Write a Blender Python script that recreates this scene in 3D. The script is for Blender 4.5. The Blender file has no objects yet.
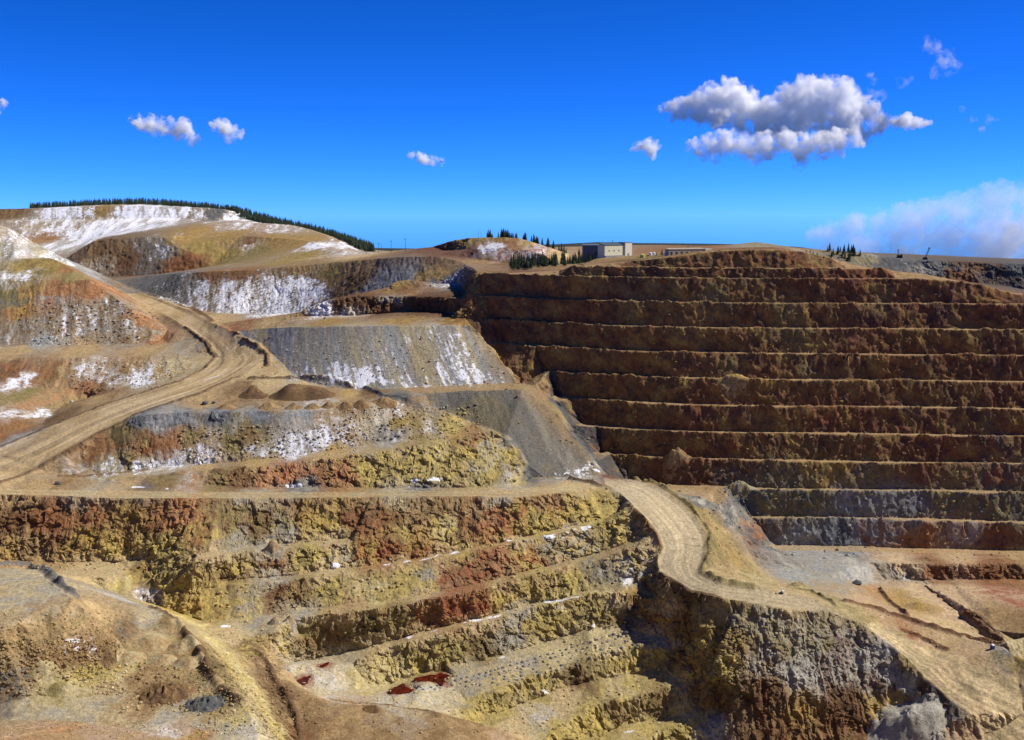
import bpy, math, random, time
import numpy as np
from mathutils import Vector, Matrix
from mathutils.geometry import delaunay_2d_cdt
from mathutils.bvhtree import BVHTree

T0 = time.time()
random.seed(5)
rng = np.random.default_rng(11)
scene = bpy.context.scene
COL = scene.collection
R = math.radians

# ------------------------------------------------------------------ camera
F, CX, CY = 1100.0, 512.0, 370.0
PITCH = math.atan(155 / 1100)
cp, sp = math.cos(PITCH), math.sin(PITCH)
cam = bpy.data.cameras.new('camera')
cam.sensor_width = 36
cam.lens = 36 * F / 1024
cam.clip_start = 1
cam.clip_end = 60000
cam_o = bpy.data.objects.new('camera', cam)
cam_o.rotation_euler = (math.pi / 2 - PITCH, 0, 0)
COL.objects.link(cam_o)
scene.camera = cam_o


def ray(px, py):
    u, v = (px - CX) / F, (CY - py) / F
    return np.array([u, cp + v * sp, -sp + v * cp])


def at_z(px, py, z):            # survey point: sight line met with a known elevation
    r = ray(px, py)
    return r * (z / r[2])


def at_d(px, d, z):             # survey point: sight line met with a known distance and elevation
    return np.array([(px - CX) / F * (d * cp - z * sp), d, z])


# ------------------------------------------------------------------ survey lines of the mine (crests, toes, road edges)
LINES = {}


def L(name, *pts, smooth=True):
    P = np.array([at_z(*p) for p in pts])
    LINES[name] = densify(P, smooth)


def LD(name, P, smooth=True):
    LINES[name] = densify(np.array(P), smooth)


def densify(P, smooth):
    out = [P[0]]
    n = len(P)
    for i in range(n - 1):
        a, b = P[i], P[i + 1]
        ln = np.linalg.norm(b - a)
        step = 9 + max(0, (a[1] - 900)) * .02
        k = max(1, int(ln / step))
        p0 = P[i - 1] if i else a
        p3 = P[i + 2] if i + 2 < n else b
        for j in range(1, k + 1):
            t = j / k
            lin = a + (b - a) * t
            if smooth and ln > 1:
                # centripetal-like: limited tangents
                m1 = (b - p0); m2 = (p3 - a)
                m1 = m1 / (np.linalg.norm(m1) + 1e-6) * ln * .8
                m2 = m2 / (np.linalg.norm(m2) + 1e-6) * ln * .8
                h = (2*t**3-3*t*t+1)*a + (t**3-2*t*t+t)*m1 + (-2*t**3+3*t*t)*b + (t**3-t*t)*m2
                lin = h
            out.append(lin)
    return np.array(out)


def LF(name, *pts):
    LD(name, [ray(x, y) * (d / ray(x, y)[1]) for x, y, d in pts])


# --- far pit wall: eleven benches, twenty metres each
WPX = [445, 483, 562, 620, 680, 760, 850, 940, 1024, 1130, 1250]
WD0 = [1065, 1050, 1003, 983, 968, 960, 956, 952, 946, 938, 930]
BH, BW = 20.5, 12.0
wz = lambda k: -55 - BH * k


def wD(px):
    return float(np.interp(px, WPX, WD0))


starts = [484, 475, 492, 499, 540, 557, 581, 600, 628, 752, 775]
wob = lambda px, k: 2.2 * math.sin(px * .021 + k * 1.7) + 1.5 * math.sin(px * .052 + k * 2.9)
for k in range(11):
    s = starts[k]
    xs = [s] + [p for p in range(440, 1250, 24) if p > s + 8]
    zc = lambda px: wz(k) if k else float(np.interp(px, [450, 930, 980, 1024, 1130], [-55, -55, -60, -69, -75]))
    if k < 10:
        LD('wall_crest%d' % k, [at_d(p, wD(p) - BW * k + wob(p, k), zc(p)) for p in xs], False)
    xt = [max(s - 2, starts[min(k, 10)])] + xs[1:]
    if k:
        LD('wall_toe%d' % k, [at_d(p, wD(p) - BW * (k - 1) - 4.9 + .48 * wob(p, k - 1) + .52 * wob(p, k), wz(k)) for p in xs if p >= starts[k]], False)
# top faces over the highest bench
tpx = [560, 591, 640, 685, 720, 780, 800, 830, 850, 880, 925]
tpy = [271, 265, 260, 255, 250.5, 249.5, 251, 258, 264, 269.5, 274]
LD('rim_crest', [at_z(x, y, -0.0) if 0 else (lambda r: r * ((wD(x) + 17) / r[1]))(ray(x, y)) for x, y in zip(tpx, tpy)])
LD('rim_toe', [at_d(p, wD(p) + 9.5 + wob(p, 0), -46) for p in range(572, 905, 24)])
LD('rim_bench', [at_d(p, wD(p) + 5.4 + wob(p, 0), -46.5) for p in range(572, 905, 24)])
LD('rim_foot', [at_d(p, wD(p) + 2.6 + wob(p, 0), -54.5 if p < 930 else -58) for p in range(560, 940, 24)])

# --- bench road and the terraces under it
L('B0', (-90, 493, -205), (0, 495, -205), (60, 497, -205), (110, 499, -205), (180, 499, -205), (256, 499, -205), (350, 498, -205),
  (440, 497, -205), (520, 498, -205), (560, 494, -205), (590, 489.5, -205.5))
L('R1in', (14, 489, -204.5), (60, 489.5, -204.5), (100, 490, -204.5), (256, 492, -204.6), (440, 491, -204.6), (520, 488.5, -204.4), (560, 484.5, -204), (590, 481, -204))
L('U1toe', (120, 486, -203.5), (180, 486, -203), (256, 487, -203), (400, 487.5, -203), (500, 486, -203), (524, 483.5, -203))
L('B1toe', (196, 554, -231), (256, 546, -231), (322, 541, -230), (350, 537, -228))
L('B1', (196, 560, -231.5), (256, 551.5, -231.5), (322, 546.5, -230.5), (353, 541.5, -228.5))
L('B2toe', (222, 578, -245.5), (270, 577, -245.5), (350, 568, -242.5), (395, 562, -239.5), (476, 548.5, -233), (540, 533, -227.5), (602, 520, -221.5), (622, 514, -219))
L('B2', (186, 588, -249), (230, 586, -248.5), (270, 583, -247), (350, 574, -243), (395, 567.5, -240), (476, 553, -233.5), (540, 537.5, -228), (602, 523.5, -222))
L('B3toe', (202, 622, -264), (235, 620, -263), (290, 611, -260.5), (350, 605, -257), (440, 592, -251.5), (521, 573, -245.5), (588, 556, -239.5), (632, 541, -229.5))
L('B3', (276, 627, -261.5), (300, 618.5, -261), (350, 612.5, -258), (440, 599, -252), (521, 578.5, -246), (588, 561.5, -240), (638, 547, -229))
L('B4toe', (296, 664, -288), (330, 655, -286), (370, 645, -279), (420, 632, -272.5), (470, 619.5, -267), (545, 601.5, -259.7), (591, 590, -252.7), (634, 568, -240))
L('B4', (350, 663, -285), (370, 655, -281.5), (400, 645.5, -277), (440, 634.5, -270.3), (500, 618.5, -265.3), (545, 606.5, -260.3), (591, 595, -253.3), (620, 594, -252), (655, 602, -253.5), (686, 612, -255))
L('ledge_in', (637, 580, -246.5), (655, 591, -249), (664, 597, -249))
L('B5toe', (360, 690, -294), (388, 685, -296), (420, 673, -291), (450, 667, -287), (500, 655, -283), (560, 637, -277), (590, 628, -271), (622, 626, -269.5), (655, 634, -271.5), (682, 642, -273))
L('B5', (466, 716, -298), (472, 706, -296.5), (490, 695, -293), (540, 675, -288), (600, 655, -281), (650, 645, -276), (664, 650, -277.5))
L('B6toe', (474, 730, -303.5), (482, 721, -303), (530, 700, -300), (570, 685, -295), (640, 672, -290), (662, 666, -287.5), (672, 656, -282))
L('B6', (545, 742, -310), (558, 730, -307), (590, 710, -302), (640, 695, -297), (700, 685, -292))
L('B7toe', (596, 742, -316), (606, 732, -314), (640, 721, -310.5), (682, 714, -305.5), (700, 703, -300.5))
L('B7', (634, 746, -314.5), (660, 732, -310.5), (720, 712, -303))
L('B8toe', (660, 752, -321), (700, 745, -316), (722, 724, -305))
L('face_toe_left', (-90, 560, -243), (0, 560, -243), (60, 562, -244), (120, 561, -244), (160, 558, -239), (186, 556, -233))
L('left_floor', (60, 575, -246), (100, 578, -247), (128, 572, -247.5), (150, 577, -249), (172, 590, -252))
L('left_crag_toe', (118, 600, -258), (150, 603, -261), (185, 615, -263))
# --- ramp
L('E', (606, 485.5, -205.5), (620, 494, -208), (637, 512, -213), (655, 532, -221), (661, 550, -229), (657, 568, -236), (672, 583, -240), (690, 592, -242), (720, 600, -243), (760, 606, -245), (800, 612, -247), (826, 612.5, -248))
L('Fr', (604, 479, -204), (640, 482, -208), (660, 490, -212), (690, 512, -219), (708, 540, -226), (705, 560, -232), (703, 574, -236), (718, 582.5, -238), (755, 588, -241), (790, 594, -244), (818, 602, -246.5))
L('ramp_out', (668, 490, -214), (698, 510, -222), (725, 531, -236), (745, 547, -247), (760, 565, -255), (775, 580, -254), (800, 591, -250))
L('ramp_mid', (722, 555, -233), (735, 570, -240), (745, 582, -241.5))
# --- ridge under the ramp
L('RC', (834, 614, -249), (858, 622, -254), (880, 638, -260), (905, 658, -267), (930, 683, -277), (948, 700, -283), (968, 715, -288), (990, 735, -297), (1010, 752, -302))
L('ridge_mid', (716, 672, -278), (740, 682, -281), (800, 697, -286), (860, 704, -291), (900, 704, -291), (926, 702, -287))
L('ridge_low', (735, 712, -297), (770, 742, -308), (830, 740, -307), (880, 728, -301), (922, 724, -295), (952, 733, -297))
L('ridge_talus', (735, 752, -315), (830, 770, -318), (900, 752, -308), (950, 752, -304))
# --- right floor and lower road
LD('floor_step', [at_z(x, y, -260) for x, y in ((868, 561), (900, 563), (960, 563.5), (1024, 563), (1130, 563))])
LD('floor_step_toe', [at_z(x, y, -271) for x, y in ((886, 581), (910, 580.5), (960, 580), (1024, 580), (1130, 580))])
L('berm_line', (846, 603, -253), (870, 609, -257), (900, 619, -262), (960, 636, -267), (1003, 645, -270), (1040, 652, -272))
L('grey_toe', (800, 570, -259.5), (850, 590, -261), (885, 602, -267), (905, 608, -269))
L('R3low', (1024, 712, -287), (1060, 728, -290))
L('block_top', (1006, 641, -262), (1024, 637, -261.5), (1060, 637, -261.5))
L('block_edge', (1002, 648, -263), (1013, 655, -264), (1040, 662, -264.5))
L('block_toe', (993, 664, -278), (1010, 677, -280), (1040, 688, -281))
L('dig_crest', (990, 609, -263.5), (1030, 608, -263))
L('dig_base', (968, 620, -272), (982, 635, -272), (994, 642, -271.3))
L('dig_edge', (974, 613, -267), (990, 626, -268), (1004, 637, -267.5))
# --- haul road on the left
LF('HL', (-90, 484, 828), (-40, 465, 868), (0, 449, 903), (60, 424, 935), (115, 403, 960), (180, 383, 985), (205, 370, 1035), (216, 358, 1085), (208, 345, 1122), (185, 328, 1195), (150, 308, 1315), (118, 293.5, 1445))
LF('HR', (-30, 488.5, 808), (0, 482, 817), (24, 475, 835), (60, 455, 855), (100, 433, 885), (150, 410, 908), (200, 393, 930), (240, 376, 972), (260, 363, 1012), (263, 352, 1050), (250, 342, 1085), (225, 330, 1142), (190, 312, 1265), (165, 302, 1340), (140, 293.5, 1425))
# --- slopes between haul road and bench road
LF('C', (80, 466, 854), (100, 448, 866), (122, 427, 880), (136, 416, 882), (175, 412, 880), (256, 411.5, 880), (330, 409.5, 882), (370, 403, 890), (430, 405, 903), (470, 420, 888), (490, 428.5, 877))
LF('C_in', (160, 408, 900), (256, 403, 905), (330, 402, 902))
L('U1in', (78, 477, -202), (100, 474, -201), (180, 466, -196), (256, 461, -191), (340, 450, -184), (400, 441.5, -179), (450, 435.5, -175.5), (484, 431, -172.5))
L('U1', (100, 482, -203), (180, 473, -197), (256, 467, -191.5), (340, 457, -185), (400, 448, -180), (450, 441, -176.3), (494, 432, -172), (515, 450, -184), (529, 470, -197))
# --- stockpile and lower dump
LF('A_top', (238, 331, 1120), (262, 329, 1108), (300, 327, 1060), (340, 326, 1022), (380, 325.5, 1002), (470, 325, 997))
L('A_right', (472, 326, -100), (488, 345, -116), (504, 366, -131.5), (516, 382, -143))
LF('A_toe', (242, 336, 1112), (262, 344.5, 1080), (269, 351, 1052), (281, 362, 1014), (302, 380, 966), (350, 389, 940), (430, 387, 938), (514, 383.5, 940))
LF('A_back', (282, 320.5, 1118), (300, 320, 1108), (400, 318.5, 1055), (450, 318.5, 1034), (480, 319, 1022))
LD('A_flank', [at_d(478, 1009, -109), at_d(494, 994, -127), at_d(509, 969, -141), at_d(522, 958, -150)])
LF('B_top', (402, 394.5, 914), (450, 391.5, 914), (522, 388.5, 914))
L('B_right', (526, 384, -144), (535, 385, -145), (557, 415, -164.5), (580, 445, -185), (602, 473, -204))
L('B_toe', (531, 478, -203.5), (560, 478, -204), (600, 476, -204.8))
LF('B_flank', (551, 396, 941), (569, 424, 905), (588, 452, 882), (606, 475, 864))
# --- left dump and scarp
L('D_up', (-90, 259, -50.5), (0, 259, -50.5), (50, 258, -49.5))
L('D_top', (-90, 280, -71.8), (0, 280, -71.8), (50, 280, -71.8), (90, 280, -71.8))
L('D_toe', (-90, 346, -136), (0, 346, -136), (80, 345, -136), (150, 343.5, -135.7), (168, 343.5, -135.2))
L('D_edge', (54, 259.5, -51), (92, 281, -73.7), (130, 310, -102.8), (162, 339, -133))
L('D_flank', (68, 262, -58), (110, 285, -84), (150, 314, -113), (180, 341, -132))
L('D_snow', (-90, 222, -10), (0, 225, -12), (25, 241, -33))
L('scarp', (-90, 357, -142), (0, 357, -142), (80, 357, -142), (150, 354, -140), (190, 352, -138.5))
L('scarp_toe', (-90, 391, -166), (0, 390, -166), (60, 388, -166), (130, 389, -165), (186, 371, -150))
L('low_left', (-90, 425, -180), (0, 418, -178), (40, 408, -176), (90, 400, -176))
L('low_left2', (-90, 446, -192), (0, 436, -189), (40, 424, -184.5))
# --- hills behind
LF('W_toe', (119, 288.5, 1600), (150, 293, 1560), (176, 301, 1510), (218, 319, 1415), (260, 321, 1400), (310, 316, 1360), (345, 309, 1300), (390, 298, 1245), (440, 284, 1199), (458, 283, 1180))
LF('W', (112, 281, 1650), (150, 276, 1655), (200, 272, 1550), (250, 270, 1510), (330, 263, 1465), (400, 257, 1340), (440, 257, 1285), (462, 262, 1240))
LF('K_left', (300, 312, 1142), (336, 298, 1140), (400, 296.5, 1135), (440, 297, 1100), (464, 299, 1060))
LF('K_left_toe', (296, 317, 1134), (336, 315.5, 1132), (360, 315.5, 1131), (410, 311.5, 1126), (440, 312, 1092), (460, 313, 1058))
L('K_up', (388, 293, -82), (398, 281, -71), (420, 281, -70), (436, 291, -79))
LF('nose_top', (464, 263.5, 1232), (472, 268, 1140), (481, 275, 1066))
LF('nose_toe', (462, 285, 1172), (466, 291, 1108), (469, 297, 1068))
LF('D2_toe', (20, 268, 2010), (55, 272, 2010), (90, 277, 2010), (150, 275, 2000), (190, 270, 1995), (212, 266, 1995))
LF('D2', (62, 262, 2060), (95, 241, 2080), (150, 237, 2080), (164, 237, 2080), (176, 246, 2050))
LF('G1', (186, 231, 2150), (230, 235, 2130), (300, 240, 2000), (345, 252, 1820))
LF('G_top', (172, 224, 2330), (215, 222, 2300), (290, 225, 2250), (330, 237, 2080), (355, 250, 1900), (378, 259, 1750))
LF('G_foot', (222, 262, 2000), (260, 264, 1750), (310, 260, 1600))
LF('Q_toe', (-90, 238, 2400), (0, 238, 2400), (40, 240, 2390), (85, 239, 2385), (120, 231, 2385))
LF('Q_mid', (-90, 220, 2490), (0, 220, 2490), (40, 222, 2490), (110, 221, 2490), (165, 220, 2490), (210, 221, 2490))
LF('Q_mid2', (-90, 219, 2512), (0, 219, 2512), (40, 220, 2512), (110, 219, 2512), (165, 218, 2512), (215, 219.5, 2512))
LD('Q_top', [ray(x, y) * (2550 / ray(x, y)[1]) for x, y in ((-90, 209.5), (0, 209), (40, 208.5), (110, 205.5), (170, 206.5), (225, 209.5), (246, 219))])
LD('Q_forest', [ray(x, y) * (d / ray(x, y)[1]) for x, y, d in ((-90, 213, 2750), (40, 208, 2750), (90, 205, 2750), (150, 203, 2750), (230, 211, 2700), (300, 227, 2550), (340, 239, 2400), (375, 250, 2250))])
LD('Q_behind', [at_d(x, 3300, z) for x, z in ((-200, -90), (100, -120), (300, -190), (400, -210))])
# --- rim in the middle
L('K', (432, 247, -40), (447, 242.5, -34), (470, 238, -27.5), (520, 238.5, -27), (545, 247, -36), (580, 258, -50))
L('K_mid', (447, 250, -43), (480, 249, -39), (520, 249, -38), (545, 256, -44))
L('K_foot', (440, 254, -46), (500, 262, -52), (560, 265, -52.5), (590, 263, -47))
L('plateau', (600, 257, -41), (640, 255.5, -40), (700, 249.5, -33), (760, 247, -30), (800, 248, -34))
LD('knoll', [ray(x, y) * (1300 / ray(x, y)[1]) for x, y in ((715, 246), (735, 244.5), (757, 242), (764, 243), (775, 246))])
LD('plat2', [ray(x, y) * (1500 / ray(x, y)[1]) for x, y in ((400, 250), (460, 250), (560, 247), (640, 245), (700, 246), (800, 248), (830, 251))])
LD('farridge', [ray(x, y) * (6000 / ray(x, y)[1]) for x, y in ((-500, 235), (380, 248), (440, 248.5), (560, 244), (600, 242), (640, 243), (700, 243.5), (800, 247), (900, 264), (1500, 270))])
LF('V', (822, 259, 1110), (842, 254.5, 1124), (872, 254, 1130), (885, 257, 1130), (950, 261, 1133), (1024, 263.5, 1128), (1130, 266, 1120), (1250, 268, 1114))
LF('V_foot', (850, 267, 1105), (890, 272, 1112), (940, 279, 1116), (1000, 286, 1112), (1060, 295, 1104), (1200, 300, 1096))
# --- foreground mound
L('pad_back', (-90, 574, -195), (0, 574, -195), (35, 575, -195), (60, 591, -195.5), (73, 601, -197))
L('pad_out', (-90, 567, -199), (0, 568, -199), (36, 569.5, -199), (66, 587, -202), (84, 600, -204))
L('pad_front', (-90, 640, -196), (0, 628, -196), (30, 615, -196), (58, 604, -196.5))
L('mound_toe', (-90, 712, -231), (0, 704, -230.5), (50, 691, -230), (105, 672, -229), (126, 652, -226), (138, 635, -223), (128, 618, -217))
L('mound_mid', (20, 660, -214), (70, 648, -213), (110, 630, -210))
L('RR', (104, 601, -212), (150, 609, -219), (185, 632, -224.5), (215, 668, -228.5), (237, 700, -232), (262, 745, -236))
L('RRin', (150, 622, -222), (178, 642, -226.5), (205, 680, -231), (225, 712, -234))
L('TR', (196, 624, -257), (225, 642, -262.5), (252, 660, -266), (272, 690, -273), (292, 722, -280), (300, 750, -283))
L('TR2', (262, 648, -268), (282, 672, -275), (298, 690, -274), (325, 702, -275), (370, 706, -277), (440, 714, -280), (500, 730, -286), (545, 750, -291))
L('TR3', (256, 641, -266), (276, 655, -274), (300, 684, -284), (326, 699, -288), (380, 706, -288), (440, 714, -290.5), (462, 722, -296))
L('flat_front', (-90, 724, -232.5), (0, 716, -232.5), (100, 706, -233), (180, 716, -234.5), (215, 735, -236))
L('near_back', (-90, 729, -233), (0, 724, -233), (80, 725, -233.5), (140, 733, -234.5), (190, 744, -237))
L('near_edge', (-90, 722, -226), (0, 721, -225.5), (70, 722, -225.5), (130, 730, -227), (200, 748, -231))

# ground between the pit and the lookout, and out to the horizon
FREE = []
for x, y, z in ((-600, 330, -185), (-300, 330, -186), (-100, 380, -215), (0, 480, -280), (150, 470, -285), (320, 470, -278), (600, 480, -278),
                (-400, 200, -118), (0, 250, -150), (400, 200, -118), (-300, 60, -45), (0, 80, -52), (300, 60, -45), (-120, 0, -3), (0, 3, -2.2), (120, 0, -3), (0, -60, -2), (-400, -200, -5), (400, -200, -5),
                (-9000, -400, -60), (9000, -400, -60), (-9000, 9000, -230), (0, 12000, -420), (9000, 9000, -700), (-20000, 30000, -2600), (20000, 30000, -2600),
                (-1500, 1200, -60), (-1500, 2600, -60), (1500, 1200, -110), (1600, 2600, -150), (600, 2600, -95), (0, 2600, -105), (900, 600, -262), (-900, 600, -196), (-900, 850, -190),
                (2600, 800, -160), (-2600, 800, -60), (-2500, 3500, -80), (2500, 5000, -310), (-400, 4000, -220), (600, 4500, -130), (-330, 2490, -112), (-425, 2720, -112), (-262, 2390, -116), (-600, 3000, -110)):
    FREE.append((x, y, z))

# ------------------------------------------------------------------ constrained triangulation in plan
pts, edges, lid = [], [], []
for li, (nm, P) in enumerate(LINES.items()):
    b = len(pts)
    for p in P:
        pts.append(p)
    for i in range(len(P) - 1):
        edges.append((b + i, b + i + 1)); lid.append(nm)
for p in FREE:
    pts.append(np.array(p, float))
pts = np.array(pts)
v2, e2, f2, ov, oe, of = delaunay_2d_cdt([Vector((p[0], p[1])) for p in pts], edges, [], 0, 0.01)
V = np.zeros((len(v2), 3))
bad = []
names_of = list(LINES)
vline = {}
b = 0
for nm, P in LINES.items():
    for i in range(len(P)):
        vline[b + i] = nm
    b += len(P)
for i, (v, o) in enumerate(zip(v2, ov)):
    V[i, :2] = v
    if len(o):
        V[i, 2] = pts[o[0]][2] if len(o) == 1 else np.mean([pts[k][2] for k in o])
        if len(o) > 1 and max(pts[k][2] for k in o) - min(pts[k][2] for k in o) > 2:
            bad.append(('dup', [vline.get(k) for k in o], [round(pts[k][2], 1) for k in o]))
    else:
        zs = []
        for ei, (a, c) in enumerate(edges):
            A, B = pts[a], pts[c]
            d = B[:2] - A[:2]
            t = np.dot(V[i, :2] - A[:2], d) / (np.dot(d, d) + 1e-9)
            if 0 <= t <= 1 and np.linalg.norm(A[:2] + d * t - V[i, :2]) < .05:
                zs.append((A[2] + (B[2] - A[2]) * t, lid[ei]))
        if zs:
            V[i, 2] = np.mean([z for z, _ in zs])
        r = V[i]
        dep = r[1] * cp - r[2] * sp
        pxy = (round(CX + F * r[0] / dep), round(CY - F * (r[1] * sp + r[2] * cp) / dep))
        bad.append(('cross', pxy, [(n, round(z, 1)) for z, n in zs]))
for bb in bad:
    print('LINECHECK', bb)
T = np.array([f for f in f2 if len(f) == 3], dtype=np.int64)
n = np.cross(V[T[:, 1]] - V[T[:, 0]], V[T[:, 2]] - V[T[:, 0]])
flip = n[:, 2] < 0
T[flip] = T[flip][:, ::-1]
print('TIN', len(V), len(T))
base_bvh = BVHTree.FromPolygons([tuple(p) for p in V], T.tolist(), all_triangles=True)


def base_hit(px, py):
    r_ = ray(px, py)
    h_ = base_bvh.ray_cast(Vector((0, 0, 0)), Vector(r_))[0]
    return np.array(h_) if h_ is not None else at_d(px, 3000, -100)


LINES['R3a'] = np.array([base_hit(*q) for q in ((872, 622), (900, 634), (930, 648), (960, 659), (990, 671), (1024, 686), (1060, 702))])
LINES['R3b'] = np.array([base_hit(*q) for q in ((864, 628), (886, 643.5), (908, 663), (932, 686), (950, 702.5), (972, 716), (1000, 732), (1030, 750))])
# windrows of loose rock along road edges and pads: height, half width, course
WINDROWS = [(4.2, 2.6, [(243, 340), (256, 346), (266, 356), (267, 366)]), (3.6, 3.0, [(150, 295), (176, 303), (212, 322)]), (2.8, 2.2, [(250, 379), (300, 378), (335, 380), (352, 387)]),
            (3.2, 2.4, [(366, 389), (385, 396), (410, 402)]), (3.5, 2.2, [(570, 480), (590, 483), (602, 486)]), (4.4, 2.9, [(632, 479), (662, 488), (690, 508), (712, 536), (711, 556), (703, 573), (722, 583), (752, 588)]),
            (3.0, 2.2, [(636, 512), (654, 532), (660, 548)]), (2.6, 2.0, [(662, 577), (690, 592), (720, 599)]), (3.4, 2.0, [(880, 590), (892, 604), (908, 616)]), (2.6, 1.8, [(903, 631), (925, 640), (946, 650)]),
            (3.6, 2.2, [(846, 602), (870, 608), (900, 618), (960, 636), (1003, 645)]), (3.4, 2.0, [(967, 613), (982, 628), (1003, 643)]), (2.4, 1.8, [(790, 588), (812, 592), (836, 606)]),
            (6.0, 3.0, [(-40, 566), (0, 567), (32, 569), (52, 581), (74, 598)]), (3.4, 2.4, [(152, 609), (178, 626), (196, 648), (210, 672), (220, 688), (238, 702)]),
            (3.0, 2.0, [(257, 652), (268, 668), (277, 684), (290, 700), (296, 718), (300, 738)]), (1.6, 1.6, [(330, 700), (380, 706), (440, 715)]),
            (2.2, 1.8, [(0, 653), (60, 622), (84, 606)]), (2.0, 1.8, [(60, 476), (110, 474), (150, 470)]),
            (2.6, 1.9, [(0, 483), (24, 476), (60, 456), (100, 434), (150, 411), (200, 394), (238, 377)]), (2.6, 1.9, [(0, 448), (60, 423), (115, 402), (180, 382), (205, 369), (215, 358), (207, 345), (185, 328)])]
WCOL = ['dbrown', 'dbrown', 'dbrown', 'slate', 'dbrown', 'olive', 'brown', 'dbrown', 'drust', 'drust', 'drust', 'drust', 'olive', 'slate', 'dbrown', 'dbrown', 'brown', 'lbrown', 'brown', 'dbrown', 'dbrown']
WINDROWS = [(h, w_, np.array([base_hit(*p) for p in c])) for h, w_, c in WINDROWS]


# ------------------------------------------------------------------ vectorised noise
def _hash(ix, iy, iz, s):
    h = (ix * 374761393 + iy * 668265263 + iz * 2147483647 + s * 1274126177) & 0xffffffff
    h = ((h ^ (h >> 13)) * 1274126177) & 0xffffffff
    h = ((h ^ (h >> 15)) * 2246822519) & 0xffffffff
    return (h ^ (h >> 16)) & 0xffffffff


def noise(P, s=0):
    out = np.empty(len(P), np.float32)
    for c in range(0, len(P), 400000):
        Q = np.asarray(P[c:c + 400000], np.float64)
        I = np.floor(Q).astype(np.int64)
        f = (Q - I)
        u = f * f * f * (f * (f * 6 - 15) + 10)
        acc = 0
        for dx in (0, 1):
            for dy in (0, 1):
                for dz in (0, 1):
                    h = _hash(I[:, 0] + dx, I[:, 1] + dy, I[:, 2] + dz, s)
                    g = ((h & 1023) / 511.5 - 1) * (f[:, 0] - dx) + (((h >> 10) & 1023) / 511.5 - 1) * (f[:, 1] - dy) + (((h >> 20) & 1023) / 511.5 - 1) * (f[:, 2] - dz)
                    w = (u[:, 0] if dx else 1 - u[:, 0]) * (u[:, 1] if dy else 1 - u[:, 1]) * (u[:, 2] if dz else 1 - u[:, 2])
                    acc = acc + w * g
        out[c:c + 400000] = acc * 1.4
    return out


def fbm(P, oct=3, s=0, gain=.5):
    a, t, r = 1.0, 0, 0
    for o in range(oct):
        r = r + a * noise(P * (2.03 ** o) + o * 17.3, s + o)
        t += a
        a *= gain
    return r / t


def sstep(a, b, x):
    t = np.clip((x - a) / (b - a), 0, 1)
    return t * t * (3 - 2 * t)


# ------------------------------------------------------------------ refine the triangles until they are rock-sized
def project(P):
    dep = P[:, 1] * cp - P[:, 2] * sp
    dd = np.maximum(dep, 20)
    return np.stack([CX + F * P[:, 0] / dd, CY - F * (P[:, 1] * sp + P[:, 2] * cp) / dd], 1), dep


def segdist(P2, line, rmax):
    d = np.full(len(P2), 1e9)
    for i in range(len(line) - 1):
        a, b = line[i, :2], line[i + 1, :2]
        ab = b - a
        lo, hi = np.minimum(a, b) - rmax, np.maximum(a, b) + rmax
        s = np.nonzero((P2[:, 0] > lo[0]) & (P2[:, 0] < hi[0]) & (P2[:, 1] > lo[1]) & (P2[:, 1] < hi[1]))[0]
        if len(s) == 0:
            continue
        w = P2[s] - a
        t = np.clip((w @ ab) / (ab @ ab + 1e-9), 0, 1)
        dd = np.linalg.norm(w - t[:, None] * ab, axis=1)
        d[s] = np.minimum(d[s], dd)
    return d


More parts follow.
